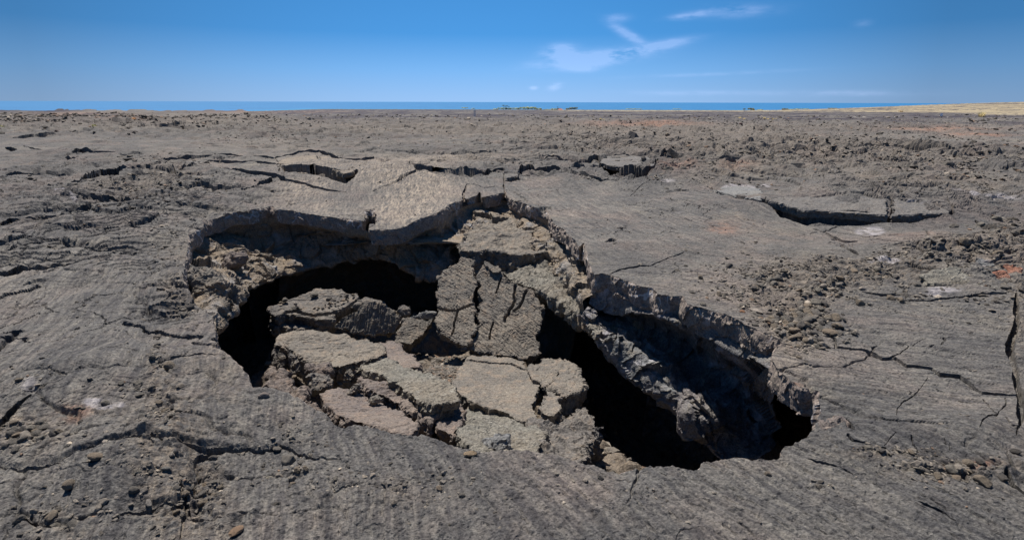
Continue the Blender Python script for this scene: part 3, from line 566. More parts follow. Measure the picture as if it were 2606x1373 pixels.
# the broken edge of the crust, all the way round
def build_lip():
    n=len(rimT); dn=[]
    k=4
    for i in range(n):
        a=rimT[i]; b=rimT[(i+1)%n]
        for j in range(k): dn.append(a+(b-a)*j/k)
    R=np.array(dn); R[:,2]=hfun(R[:,0],R[:,1])[0]
    c=np.array([WZ(1150,850,0)[0],WZ(1150,850,0)[1]])
    # outward direction from the local tangent
    T=np.roll(R,-14,0)-np.roll(R,14,0); T[:,2]=0; T/=np.linalg.norm(T,axis=1,keepdims=True)+1e-9
    O=np.stack([T[:,1],-T[:,0],0*T[:,0]],1)
    area=.5*np.sum(R[:,0]*np.roll(R[:,1],-1)-np.roll(R[:,0],-1)*R[:,1])
    if area<0: O=-O
    K=np.ones(61)/61
    sm=lambda A:np.stack([np.convolve(np.concatenate([A[-30:,q],A[:,q],A[:30,q]]),K,'valid') for q in range(3)],1)
    O=sm(O); O/=np.linalg.norm(O,axis=1,keepdims=True)+1e-9
    near=ss(5.2,4.2,R[:,1])
    th=.24+.05*vnoise2(R[:,0]*1.3,R[:,1]*1.3,7); th*=1-.25*near
    Zu=np.array([0,0,1.])
    K2=np.hanning(43); K2/=K2.sum()
    Rs=np.stack([np.convolve(np.concatenate([R[-21:,q],R[:,q],R[:21,q]]),K2,'valid') for q in range(3)],1)
    RL=lambda f:R0+(Rs-R)*min(1,f*3.0)
    rows=[]
    dz=np.maximum(R[:,2:3],-.35+base(R[:,0],R[:,1])[:,None])*Zu
    R0=R.copy(); R0[:,2]-=.002
    rows.append(R0-O*.0)
    for f in (.06,.2,.4,.6,.8,1.0):
        j=.018*vnoise3(R[:,0]*9,R[:,1]*9,R[:,2]+f*3,8)[:,None]
        rows.append(RL(f)-Zu*(th[:,None]*f)-O*(.012*math.sin(f*3.1)+j*min(1,f*4)*.4))
    rows.append(RL(1)-Zu*(th[:,None]*1.06)+O*.05); rows.append(RL(1)-Zu*(th[:,None]*1.15)+O*.25); rows.append(RL(1)-Zu*(th[:,None]*1.4)+O*.7)
    G=np.array(rows)
    dense=[]
    for i in range(len(G)-1):
        for t in np.linspace(0,1,4)[:-1]: dense.append(G[i]*(1-t)+G[i+1]*t)
    dense.append(G[-1]); G=np.array(dense)
    P=G.reshape(-1,3); nn=(.006*fbm3(P,14,4,3)+.015*np.floor(fbm3(P,3.2,2,5)*3)/3).reshape(G.shape[:2])
    w=ss(0,3,np.arange(len(G)))[:,None]
    nn=nn+.28*facets(P,.16,77).reshape(nn.shape)+.25*facets(P+5,.07,78).reshape(nn.shape)
    G=G+O[None]*(nn*w)[...,None]; G[...,2]+=nn*w*.4
    r,cc=G.shape[:2]; I=np.arange(r*cc).reshape(r,cc); I=np.concatenate([I,I[:,:1]],1)
    Q=np.stack([I[:-1,:-1],I[:-1,1:],I[1:,1:],I[1:,:-1]],-1).reshape(-1,4)
    link('crust_edge',mesh_np('crust_edge',G.reshape(-1,3),Q,M['lip']),kind='structure')
    # generic dark undercut on the camera side
    U=G[-1]; rows=[U,U+O*1.6-Zu*.35,U+O*2.9-Zu*1.3,U+O*2.8-Zu*3.1]
    sel=np.ones(len(U),bool)
    Gd=catmull(np.array(rows),26)
    # stays below the ground everywhere
    Gd[...,2]=np.minimum(Gd[...,2],-.22)
    r,cc=Gd.shape[:2]; I=np.arange(r*cc).reshape(r,cc); I=np.concatenate([I,I[:,:1]],1)
    Q=np.stack([I[:-1,:-1],I[:-1,1:],I[1:,1:],I[1:,:-1]],-1).reshape(-1,4)
    P=Gd.reshape(-1,3)+ (fbm3(Gd.reshape(-1,3),1.6,4,15)*.10)[:,None]*np.array([.7,.7,.5])
    link('cave_hollow',mesh_np('cave_hollow',P,Q,M['cave']),kind='structure')
build_lip()
def net(cols,nr,nc,rowsub=None):
    """cols: list of columns, each a list of world points (same count)"""
    A=np.array(cols,float)              # cols x rows x 3
    B=catmull(A,nc)                     # dense cols
    B=np.swapaxes(B,0,1)                # rows x cols
    return catmull(B,nr)
# back wall: (rim u,v) (mid u,v,dy) (mouth u,v,y) : y in metres from the camera
BW=[((542,812),(548,828,5.1),(556,846,5.3)),((505,780),(550,785,5.5),(585,800,6.2)),((480,745),(562,758,6.35),(605,783,6.9)),((472,700),(577,722,7.15),(628,748,7.6)),((476,650),(578,690,8.25),(650,730,8.5)),((488,604),(600,655,9.4),(682,718,9.3)),
 ((519,585),(628,638,9.9),(718,704,9.8)),((545,558),(655,622,10.4),(752,695,10.0)),((600,550),(700,618,10.6),(790,686,10.2)),((668,540),(745,612,10.7),(830,678,10.3)),((740,540),(800,606,10.7),(870,666,10.3)),((806,550),(852,603,10.5),(900,657,10.2)),
 ((870,560),(900,606,10.2),(932,653,10.0)),((930,570),(945,616,9.8),(965,659,9.8)),((975,582),(990,626,9.6),(1000,670,9.6)),((1025,578),(1035,634,9.7),(1035,690,9.5)),((1070,562),(1085,634,9.9),(1075,707,9.5)),((1120,545),(1125,624,10.1),(1120,716,9.6)),((1180,511),(1180,600,10.6),(1175,725,9.9)),((1235,500),(1232,590,11),(1225,735,10.1)),
 ((1283,498),(1283,590,11),(1275,745,10.1)),((1321,520),(1330,610,10.2),(1330,745,9.6)),((1360,535),(1378,640,9.4),(1385,750,8.8)),((1400,555),(1420,660,8.8),(1430,768,8.0)),((1440,590),(1446,690,8.1),(1462,800,7.3)),((1480,632),(1470,725,7.3),(1480,825,6.8)),((1512,700),(1495,770,6.6),(1500,850,6.35))]
def build_backwall():
    cols=[]; ctr=np.array([-.9,6.3,0])
    for (ru,rv),(mu,mv,dy),(eu,ev,ey) in BW:
        R=PB(np.array([float(ru)]),np.array([float(rv)]))[0]
        R[2]=max(R[2],-.05)
        o=(R-ctr); o[2]=0; o/=np.linalg.norm(o)
        r0=R+o*.16-np.array([0,0,.14]); r1=R+o*.22-np.array([0,0,.27])
        m=WY(mu,mv,dy); e=WY(eu,ev,ey)
        q=(r1+m)/2+o*.16
        oo=(e-ctr); oo[2]=0; oo/=np.linalg.norm(oo)
        e1=e+oo*.5+np.array([0,0,.02]); e1[2]=min(e1[2],-.35); e2=e+oo*2.4-np.array([0,0,.1]); e2[2]=min(e2[2],-.5); e3=e+oo*3.4-np.array([0,0,1.2]); e4=e+oo*3.0; e4[2]=-3.4
        cols.append([r0,r1,q,m,(m+e)/2,e,e1,e2,e3,e4])
    G=net(cols,300,900)
    # stay under the crust
    lim=base(G[...,0],G[...,1])-.12
    sheet('cave_wall',G,M['cave'],amp=.11,s=1.9,amp_row=[0,.3,.8,1,1,.7,1,1,1,1],seed=31,face=None,edge0=True,lump=.25,fac=.42)
build_backwall()
# right-hand shelf under the rim:  rim, lip bottom, overhang edge, recess, ledge, ledge edge (u,v,y)
RW=[((1500,690),(1505,735),(1500,772),(1492,785,6.55),(1480,797,6.45),(1466,808,6.5)),
    ((1545,699),(1542,745),(1560,806),(1552,820,6.5),(1537,832,6.3),(1506,840,6.45)),
    ((1600,718),(1598,768),(1606,797),(1602,830,6.4),(1572,862,6.08),(1530,884,6.25)),
    ((1656,738),(1652,785),(1656,800),(1655,850,6.35),(1618,895,5.92),(1562,926,6.1)),
    ((1700,755),(1698,800),(1710,815),(1702,880,6.2),(1665,935,5.68),(1602,962,5.9)),
    ((1740,760),(1738,812),(1756,843),(1748,920,6.05),(1712,970,5.43),(1642,998,5.65)),
    ((1790,784),(1788,835),(1800,862),(1796,960,5.8),(1768,1005,5.23),(1694,1030,5.45)),
    ((1840,802),(1838,850),(1845,885),(1842,1005,5.65),(1818,1050,5.05),(1732,1068,5.25)),
    ((1890,824),(1888,873),(1895,912),(1890,1040,5.5),(1862,1090,5.05),(1764,1112,5.15)),
    ((1950,858),(1940,905),(1940,925),(1935,1070,5.3),(1900,1130,5.0),(1806,1152,4.95)),
    ((1995,880),(1975,915),(1975,950),(1975,1110,5.1),(1950,1160,4.9),(1866,1192,4.75))]
def build_ledge():
    cols=[]; U=np.array([.62,.78,0])
    for (r,l,a,b,c,e) in RW:
        R=PB(np.array([float(r[0])]),np.array([float(r[1])]))[0]
        R0=R+U*.06-np.array([0,0,.10])
        Lb=WY(l[0],l[1],R[1]-.02); A=WY(a[0],a[1],R[1]-.08)
        rec=WY(a[0]*.5+b[0]*.5,a[1]*.6+b[1]*.4,R[1]+.38); B_=WY(*b); C_=WY(*c); E_=WY(*e)
        un=E_+U*.75-np.array([0,0,.22]); un2=E_+U*2.2-np.array([0,0,.9]); un3=E_+U*2.2; un3[2]=-3.4
        cols.append([R0,Lb+U*.04,(Lb+A)/2+U*.02,A,A+U*.14+np.array([0,0,.01]),rec,B_,C_,E_,un,un2,un3])
    G=net(cols,330,620)
    sheet('rock_ledge',G,M['ledge'],amp=.035,s=4.5,amp_row=[.0,.25,.45,.5,.6,1,1.3,1.4,.9,.8,1,1],seed=47,lump=.1,fac=.36)
build_ledge()
# ------------------------------------------------------------------ floor of the pit: rubble mound
FL=[(700,990,-.72),(640,985,-1.3),(600,900,-2.6),(640,800,-2.9),(760,1000,-.85),(860,1060,-.62),(960,1075,-.60),(1060,1095,-.62),(1200,1140,-.55),(1350,1140,-.62),(1450,1165,-.62),(1490,1150,-.8),(1540,1150,-2.2),(1600,1150,-3),(1560,1000,-3.1),(1500,880,-3.1),(1420,820,-3),
 (1130,890,-1.2),(1100,930,-1.15),(1180,900,-1.2),(1020,880,-1.35),(900,880,-1.55),(760,880,-1.7),(700,850,-2.5),(900,780,-1.6),(1000,780,-1.6),(780,790,-1.7),(690,790,-2.8),(1060,800,-1.6),(1100,740,-2.3),(900,715,-2.6),(1000,740,-2.6),(1250,880,-1.4),(1300,850,-1.7),(1400,930,-1.9),(1300,960,-1.35),(1400,1000,-1.6),(1300,1050,-1.1),(1400,1080,-.95),(1440,1120,-.85),(1200,1000,-1.15),(1000,960,-1.3),(1000,1030,-.95),(850,1000,-1.0),(780,960,-1.25),(720,930,-1.5),(1120,1060,-.95),(1700,1150,-3),(1800,1180,-2.9)]
fp=np.array([WZ(float(a),float(b),float(c)) for a,b,c in FL])
def floorz(x,y):
    d2=(x[:,None]-fp[None,:,0])**2+(y[:,None]-fp[None,:,1])**2
    w=1/(d2+.02)**2.2; w0=1/(1.1**2)**2.2
    return (w@fp[:,2]+w0*(-3.1))/(w.sum(1)+w0)
def build_floor():
    nx,ny=900,800
    X,Y=np.meshgrid(np.linspace(-10,7,nx),np.linspace(.9,15.5,ny)); x=X.ravel(); y=Y.ravel(); z=np.concatenate([floorz(x[i:i+40000],y[i:i+40000]) for i in range(0,len(x),40000)])
    z+=-.33+.10*fbm2(x/.8,y/.8,3,101)+.05*fbm2(x/.22,y/.22,3,102)+.20*np.exp(-((x+.75)/.55)**2-((y-6.4)/.6)**2)
    f1,f2,idv=worley2(x/.16+.4*vnoise2(x*6,y*6,1),y/.16,103); z+=.05*(1-ss(.1,.6,f1))*(.2+idv)
    f1,f2,idv=worley2(x/.35+.3*vnoise2(x*3,y*3,1),y/.5,104); z+=.11*(1-ss(.1,.62,f1))*idv**2
    # keep it under the surrounding crust
    P=np.stack([x,y,z],-1); I=np.arange(nx*ny).reshape(ny,nx); Q=np.stack([I[:-1,:-1],I[:-1,1:],I[1:,1:],I[1:,:-1]],-1).reshape(-1,4)
    g=base(x,y)-.30; ed=np.maximum(np.maximum(ss(-8.6,-9.8,x),ss(5.6,6.8,x)),np.maximum(ss(2.0,1.1,y),ss(14.2,15.3,y))); z=z*(1-ed)+(g+.05)*ed; k=np.minimum(z,g); P[:,2]=k
    link('pit_floor',mesh_np('pit_floor',P,Q,M['floor']),kind='structure')
build_floor()
def fz(x,y): return floorz(np.array([float(x)]),np.array([float(y)]))[0]
print('pit',time.time()-T0)
# ------------------------------------------------------------------ slabs and blocks
dg=None
def remesh_np(V,Fs,vox):
    me=bpy.data.meshes.new('tmp'); me.from_pydata([tuple(v) for v in V],[],Fs); me.update()
    o=bpy.data.objects.new('tmp',me); col.objects.link(o)
    md=o.modifiers.new('r','REMESH'); md.mode='VOXEL'; md.voxel_size=vox
    d=bpy.context.evaluated_depsgraph_get(); ev=o.evaluated_get(d); m=bpy.data.meshes.new_from_object(ev,depsgraph=d)
    n=len(m.vertices); A=np.empty(n*3,np.float32); m.vertices.foreach_get('co',A); A=A.reshape(-1,3).astype(float)
    N=np.empty(n*3,np.float32); m.vertices.foreach_get('normal',N); N=N.reshape(-1,3).astype(float)
    q=np.array([p.vertices[:] for p in m.polygons if len(p.vertices)==4],dtype=np.int32) if any(len(p.vertices)!=4 for p in m.polygons) else None
    if q is None:
        q=np.empty(len(m.polygons)*4,np.int32); m.loops.foreach_get('vertex_index',q); q=q.reshape(-1,4)
    bpy.data.objects.remove(o); bpy.data.meshes.remove(me); bpy.data.meshes.remove(m)
    return A,N,q
def rough(A,N,amp,s,seed,facet=.0,stri=None,topn=None):
    n=fbm3(A,s,5,seed,.55)
    d=amp*n
    side=np.ones(len(A)) if topn is None else np.clip(1.15-np.abs(N@topn),.12,1)
    d=d*(.6 if topn is None else .8)+side*(facets(A,.16,seed+50)*.5+facets(A+9,.06,seed+51)*.5)
    if facet: d=d+facet*np.floor(fbm3(A,s*.55,2,seed+30)*3.5)/3.5
    if stri is not None:
        ax,sa,per,axp=stri                      # long axis, amplitude, across period, other axis
        al=A@ax; pe=A@axp; w=pe+.04*vnoise2(al*1.2,pe*2,seed)
        k=np.ones(len(A)) if topn is None else np.clip((N@topn-.6)*4,0,1)
        d=d+k*sa*(vnoise2(al/(per*9),w/per,seed+5)+.8*vnoise2(al/(per*16),w/(per*2.3),seed+6)-ss(.35,.6,vnoise2(al/(per*5),w/(per*1.2),seed+7)))
    return A+N*d[:,None]
def slab(name,out,plane,th,mat,label,cat='rock slab',group=None,vox=.02,amp=.018,s=6,facet=.02,shrink=.92,tdir=None,stri=None,seed=1,jit=3.8,seams=None,kind=None):
    """out: photo outline; plane: three (u,v,z) through which the top surface passes"""
    a,b,c=[WZ(float(p[0]),float(p[1]),float(p[2])) for p in plane]
    n=np.cross(b-a,c-a); n/=np.linalg.norm(n); n=n if n[2]>0 else -n
    O=np.array([0,0,CAMH]); Q=frac_line(out,9,jit*.6,seed); 
    d=ray(Q[:,0],Q[:,1]); t=((a-O)@n)/(d@n); T=O+d*t[:,None]
    cen=T.mean(0); td=-n if tdir is None else np.array(tdir,float)/np.linalg.norm(tdir)
    Bt=cen+(T-cen)*shrink+td*th
    k=len(T); V=np.concatenate([T,Bt]); Fs=[list(range(k)),list(range(2*k-1,k-1,-1))]+[[i,i+k,(i+1)%k+k,(i+1)%k] for i in range(k)]
    A,N,q=remesh_np(V,Fs,vox)
    ax=None
    if stri is not None:
        e1=WZ(float(stri[0][0]),float(stri[0][1]),0)*0
        dd=ray(np.array([stri[0][0],stri[1][0]],float),np.array([stri[0][1],stri[1][1]],float)); tt=((a-O)@n)/(dd@n); pp=O+dd*tt[:,None]
        ax=pp[1]-pp[0]; ax/=np.linalg.norm(ax); axp=np.cross(n,ax); ax=(ax,stri[2],stri[3],axp)
    A=rough(A,N,amp,s,seed,facet,ax,n)
    if seams:
        uu,vv=proj(A)
        for wpx,S in seams:
            S=frac_line([(p[0],p[1]) for p in S],10,1.3,seed+len(S),False)
            best=np.full(len(A),99.)
            for i in range(len(S)-1):
                p=S[i]; r=S[i+1]-p; L=r@r+1e-9; tt=np.clip(((uu-p[0])*r[0]+(vv-p[1])*r[1])/L,0,1); best=np.minimum(best,np.hypot(uu-p[0]-r[0]*tt,vv-p[1]-r[1]*tt))
            A=A-n*(((1-ss(wpx*.7,wpx*1.3,best))*th*.45)*np.clip((N@n-.2)*3,0,1))[:,None]
    cc=A.mean(0)
    me=mesh_np(name,A-cc,q,mat); return link(name,me,label,cat,group,kind,loc=cc)
def block(name,pts,z,ymul,mat,label,cat='boulder',group=None,vox=.018,amp=.03,s=5,facet=.04,seed=1,depth=None,tilt=0,kind=None,drop=.0):
    """rough boulder filling a photo outline; z = height of its middle"""
    P=np.array(pts,float); c=P.mean(0); W=WZ(c[0],c[1],z); y=W[1]
    L=[]
    dp=depth or .5*(P[:,0].max()-P[:,0].min())/F*y*1.1
    for sc,dy in ((.55,-.5),(.92,-.18),(1.0,.1),(.75,.5)):
        q=c+(P-c)*sc; L.append(WY(q[:,0],q[:,1],y+dy*dp+ (c[1]-q[:,1])/F*y*ymul))
    L=[np.array(x) for x in L]; k=len(P); V=np.concatenate(L); Fs=[list(range(k)),list(range(4*k-1,3*k-1,-1))]
    for r in range(3): Fs+=[[r*k+i,r*k+(i+1)%k,(r+1)*k+(i+1)%k,(r+1)*k+i] for i in range(k)]
    V[:,2]-=drop
    A,N,q=remesh_np(V,Fs,vox)
    if (N*(A-A.mean(0))).sum()<0: N=-N
    A=rough(A,N,amp,s,seed,facet)
    cc=A.mean(0); return link(name,mesh_np(name,A-cc,q,mat),label,cat,group,kind,loc=cc)
# standing slab, split in two leaves
SP=[(1120,870,-1.12),(1370,895,-1.17),(1200,665,-.33)]
slab('standing_rock',[(1229,671),(1252,680),(1276,690),(1282,706),(1314,718),(1330,730),(1352,734),(1371,756),(1383,779),(1376,800),(1377,822),(1366,845),(1364,864),(1370,885),(1366,902),(1342,911),(1300,906),(1262,902),(1215,892),(1187,878),(1205,860),(1210,845),(1222,825),(1215,803),(1222,790),(1216,780),(1228,765),(1218,745),(1224,727),(1217,700)],SP,.17,M['tan'],
 'large striated slab standing on edge in the pit, its right and taller leaf','rock slab','split standing slab',vox=.012,amp=.008,s=8,facet=.022,shrink=.96,stri=((1230,760),(1340,850),.008,.018),seed=3,jit=5,
 seams=[(3.0,[(1312,722),(1310,745),(1308,770),(1295,790),(1285,815)]),(2.5,[(1340,740),(1332,760),(1322,780),(1308,790)]),(1.5,[(1275,705),(1268,730),(1262,745)]),(1.6,[(1255,820),(1248,845),(1246,862)])])
slab('standing_rock',[(1177,652),(1195,658),(1208,668),(1206,700),(1210,715),(1208,750),(1200,765),(1210,789),(1204,800),(1213,826),(1200,850),(1196,869),(1185,878),(1154,864),(1130,852),(1111,836),(1109,803),(1118,779),(1112,750),(1114,732),(1117,705),(1125,690),(1154,671)],[(1100,870,-1.06),(1240,880,-1.10),(1180,652,-.30)],.15,M['tan'],
 'narrower striated slab leaning left of the taller leaf of the split standing slab','rock slab','split standing slab',vox=.012,amp=.008,s=8,facet=.022,shrink=.97,stri=((1130,700),(1200,745),.008,.018),seed=5,jit=5,
 seams=[(2.6,[(1115,782),(1135,788),(1160,790),(1185,780),(1208,772)]),(1.8,[(1165,792),(1158,815),(1150,850)])])
slab('rock_flake',[(1233,664),(1250,669),(1275,686),(1270,694),(1245,684),(1234,676)],[(1120,870,-1.10),(1370,895,-1.15),(1200,665,-.31)],.04,M['tan'],'thin flake of crust lying on top of the tall standing slab','rock flake',vox=.012,amp=.006,facet=.01,seed=8)
# heap of slabs behind
slab('cracked_rock',[(682,781),(717,766),(755,752),(793,741),(805,733),(860,734),(908,741),(914,756),(920,770),(885,783),(851,793),(849,812),(816,812),(778,806),(728,799),(690,800)],[(690,800,-1.22),(850,812,-1.25),(850,736,-1.05)],.32,M['grey'],
 'broad broken slab strewn with small stones, farthest back left in the pit',vox=.02,amp=.018,facet=.035,seed=11,shrink=.97,seams=[(2.5,[(725,795),(750,790),(775,798),(800,802),(848,795)]),(2,[(915,758),(893,775),(870,788),(850,795)])])
slab('ledge_rock',[(684,812),(700,806),(760,812),(800,820),(850,815),(848,830),(800,838),(770,840),(720,832),(688,828)],[(684,826,-1.42),(850,830,-1.42),(770,806,-1.38)],.22,M['grey'],'low broken ledge of rock jutting out under the stone-strewn slab','rock slab',vox=.02,amp=.03,facet=.05,seed=13)
slab('ribbed_rock',[(849,835),(858,820),(866,808),(885,798),(908,789),(925,775),(943,768),(960,770),(977,777),(1000,788),(1017,804),(1019,823),(1004,846),(981,854),(940,850),(908,844),(870,838)],[(850,838,-1.38),(1000,848,-1.40),(943,768,-.98)],.24,M['tan'],
 'pale ribbed slab tilted towards the viewer beside the stone-strewn slab',vox=.016,amp=.008,facet=.02,seed=15,stri=((930,775),(920,850),.010,.02),shrink=.97)
slab('small_rock',[(1019,835),(1028,820),(1038,806),(1077,810),(1104,808),(1098,825),(1092,831),(1080,845),(1065,862),(1042,875),(1015,872),(996,869),(1008,850)],[(1000,869,-1.30),(1090,840,-1.25),(1060,807,-1.10)],.26,M['tan'],
 'small smooth tan slab wedged between the ribbed slab and the standing slab',vox=.016,amp=.008,facet=.02,seed=17,shrink=.95)
block('boulder',[(1008,785),(1014,774),(1028,775),(1041,785),(1044,797),(1036,805),(1024,800),(1012,795)],-1.12,.6,M['grey'],'rounded fist-like stone perched behind the small smooth slab',vox=.014,seed=19,amp=.012,facet=.02)
slab('wedge_stone',[(1040,812),(1060,800),(1090,796),(1104,800),(1100,815),(1080,812)],[(1040,812,-1.2),(1100,815,-1.2),(1075,797,-1.1)],.2,M['bluegrey'],'bluish shaded stone wedged behind the small smooth slab','boulder',vox=.02,seed=20,facet=.03)
slab('far_rock',[(905,768),(930,756),(965,760),(990,775),(1000,785),(975,780),(945,772)],[(905,768,-1.15),(1000,785,-1.2),(950,756,-1.1)],.25,M['grey'],'dark-edged slab peeping over the top of the ribbed slab',vox=.02,seed=21,facet=.03)
slab('great_rock',[(713,846),(740,843),(774,844),(825,846),(870,850),(905,855),(939,862),(960,874),(975,885),(985,898),(965,906),(946,912),(915,918),(889,925),(862,932),(839,927),(815,925),(793,928),(780,918),(768,905),(755,900),(740,890),(724,881),(710,878),(697,873),(703,858)],[(700,873,-1.12),(950,912,-1.06),(850,847,-1.16)],.34,M['tan'],
 'largest flat slab in the pit, its blocky front edge turned to the viewer',vox=.02,amp=.012,s=5,facet=.045,seed=23,shrink=.95,tdir=(.0,-.12,-1),stri=((760,870),(930,880),.006,.03))
slab('tilted_rock',[(960,868),(1000,868),(1030,885),(1055,910),(1068,930),(1040,938),(1010,928),(975,905)],[(960,880,-1.22),(1068,930,-1.08),(1000,868,-1.26)],.2,M['pink'],'reddish slab sloping down from the right end of the largest flat slab',vox=.02,amp=.01,facet=.02,seed=25)
for i,(p,z,l,m) in enumerate([([(700,880),(722,878),(735,900),(733,945),(705,950),(690,925),(690,900)],-1.28,'blocky grey chunk at the left foot of the largest flat slab','grey'),
 ([(735,895),(765,905),(775,925),(772,950),(750,958),(735,940)],-1.2,'blocky dark chunk under the largest flat slab, left of the purplish block','grey'),
 ([(778,928),(838,925),(845,948),(820,965),(790,960),(778,948)],-1.08,'purplish block under the middle of the front edge of the largest flat slab','pink'),
 ([(776,956),(812,950),(852,964),(845,985),(820,996),(808,1008),(793,1003),(780,980)],-1.05,'wedge-shaped block pointing down between slabs near the left rim','grey'),
 ([(868,955),(880,932),(893,930),(908,945),(912,962),(895,975),(868,972)],-.96,'upright pointed stone left of the olive slab','tan'),
 ([(873,1010),(885,985),(905,968),(922,966),(925,978),(910,1000),(890,1015)],-.86,'long narrow stone lying aslant below the upright pointed stone','grey'),
 ([(940,1020),(946,1006),(960,1001),(974,1008),(975,1022),(960,1037),(945,1034)],-.78,'rounded tan stone on the pinkish slope below the olive slab','tan')]):
    block('boulder',p,z,.8,M[m],l,vox=.015,seed=40+i,amp=.018,facet=.035)
slab('olive_rock',[(904,931),(920,922),(939,917),(962,913),(985,912),(1010,920),(1042,935),(1070,940),(1100,950),(1128,964),(1153,981),(1165,1000),(1173,1019),(1150,1022),(1119,1025),(1096,1027),(1075,1020),(1054,1011),(1030,992),(1008,973),(985,960),(966,950),(924,940)],[(910,935,-.90),(1100,1027,-.62),(1042,933,-.86)],.20,M['green'],
 'greenish crusted slab lying diagonally across the rubble near the front rim',vox=.016,amp=.018,s=9,facet=.03,seed=27,tdir=(-.15,.05,-1),shrink=.93)
slab('undercut_ridge',[(906,940),(925,945),(966,962),(1008,985),(1050,1020),(1090,1035),(1112,1040),(1110,1060),(1095,1078),(1078,1060),(1045,1045),(1010,1020),(985,1008),(950,995),(925,975),(908,955)],[(920,965,-.93),(1100,1070,-.74),(1010,985,-.88)],.24,M['pink'],
 'rusty ridge of rock under the long left edge of the greenish slab','rock ridge',vox=.018,amp=.03,s=6,facet=.05,seed=29)
slab('sloping_rock',[(815,1000),(832,988),(870,984),(905,992),(939,1004),(970,1018),(996,1034),(1035,1058),(1061,1074),(1070,1090),(1040,1108),(1000,1100),(966,1085),(920,1072),(870,1057),(845,1045),(828,1026)],[(820,1000,-.90),(1060,1090,-.58),(900,1060,-.66)],.22,M['pink'],
 'pinkish slab sloping up to the front rim below the greenish slab',vox=.018,amp=.014,s=6,facet=.03,seed=31)
slab('smooth_rock',[(1187,907),(1220,903),(1258,901),(1300,910),(1333,921),(1342,944),(1360,960),(1378,977),(1366,1000),(1357,1025),(1368,1050),(1371,1067),(1333,1072),(1305,1060),(1276,1043),(1245,1035),(1215,1028),(1190,1015),(1168,1000),(1150,975),(1165,940)],[(1187,907,-1.16),(1300,1060,-.84),(1330,921,-1.14)],.24,M['tan'],
 'smooth flat slab in front of the standing slab',vox=.018,amp=.007,s=5,facet=.018,seed=33,stri=((1220,930),(1340,1020),.005,.02),seams=[(1.2,[(1190,915),(1240,922),(1300,925),(1335,940)])])
slab('cracked_rock',[(1345,935),(1368,920),(1394,911),(1427,908),(1440,915),(1430,935),(1418,955),(1400,972),(1388,985),(1372,972),(1350,960)],[(1345,945,-1.02),(1388,982,-.96),(1420,910,-1.06)],.24,M['tan'],'small cracked slab touching the smooth flat slab on its right',vox=.015,amp=.008,facet=.025,seed=35,stri=((1350,930),(1420,980),.005,.02))
slab('cracked_rock',[(1436,909),(1452,920),(1462,930),(1480,948),(1487,962),(1489,980),(1478,996),(1450,1004),(1427,1006),(1412,990),(1396,985),(1410,965),(1425,945),(1434,925)],[(1396,985,-.92),(1480,996,-.90),(1440,910,-1.03)],.27,M['tan'],'thick cracked slab hanging over the dark hole at the right of the rubble',vox=.015,amp=.008,facet=.03,seed=37,stri=((1420,930),(1480,980),.005,.02),tdir=(0,-.15,-1))
slab('cracked_rock',[(1390,987),(1408,990),(1422,1006),(1432,1030),(1428,1045),(1405,1055),(1380,1050),(1372,1030),(1376,1010)],[(1376,1045,-.84),(1430,1045,-.84),(1400,988,-.93)],.26,M['tan'],'narrow upright piece of slab below the two cracked slabs at the right',vox=.015,amp=.008,facet=.03,seed=38,tdir=(0,-.1,-1))
slab('crumbly_rock',[(1215,1028),(1255,1035),(1290,1050),(1333,1074),(1375,1090),(1395,1110),(1370,1140),(1345,1160),(1300,1166),(1250,1166),(1200,1140),(1165,1110),(1158,1075),(1175,1050)],[(1170,1090,-.72),(1380,1110,-.66),(1290,1160,-.44)],.30,M['green'],
 'pale crumbly mass of rock rising to the front rim below the smooth slab','rock slab',vox=.016,amp=.030,s=9,facet=.03,seed=39)
block('boulder',[(1220,1140),(1235,1115),(1262,1102),(1295,1108),(1302,1135),(1290,1160),(1250,1165),(1225,1160)],-.52,.9,M['bluegrey'],'smooth bluish grey boulder half sunk in the pale crumbly rock at the front rim',vox=.014,seed=61,amp=.012,facet=.02)
slab('crumbly_rock',[(1355,1080),(1400,1060),(1440,1050),(1475,1035),(1500,1045),(1515,1070),(1533,1085),(1530,1105),(1510,1130),(1495,1160),(1470,1182),(1430,1175),(1390,1160),(1350,1155),(1345,1120)],[(1350,1110,-.72),(1520,1090,-.78),(1430,1170,-.52)],.42,M['grey'],
 'lumpy brown mass of cinder overhanging the dark hole at the front right','rock slab',vox=.018,amp=.045,s=8,facet=.07,seed=63,tdir=(.0,.1,-1))
slab('jagged_rock',[(1110,1060),(1135,1030),(1160,1020),(1180,1030),(1185,1050),(1165,1085),(1150,1110),(1130,1095),(1112,1085)],[(1110,1065,-.80),(1150,1110,-.70),(1170,1025,-.82)],.3,M['pink'],'jagged purplish rock between the greenish slab and the pale crumbly mass','boulder',vox=.016,amp=.03,facet=.05,seed=65)
slab('crumbly_rock',[(690,930),(720,945),(750,975),(770,1000),(800,1025),(820,1045),(800,1050),(760,1030),(720,1010),(690,1000),(678,965)],[(690,950,-1.25),(815,1045,-.72),(690,1000,-.98)],.3,M['pink'],'rusty crumbling bank between the wedge-shaped block and the left rim','rock bank',vox=.02,amp=.05,s=9,facet=.06,seed=67)
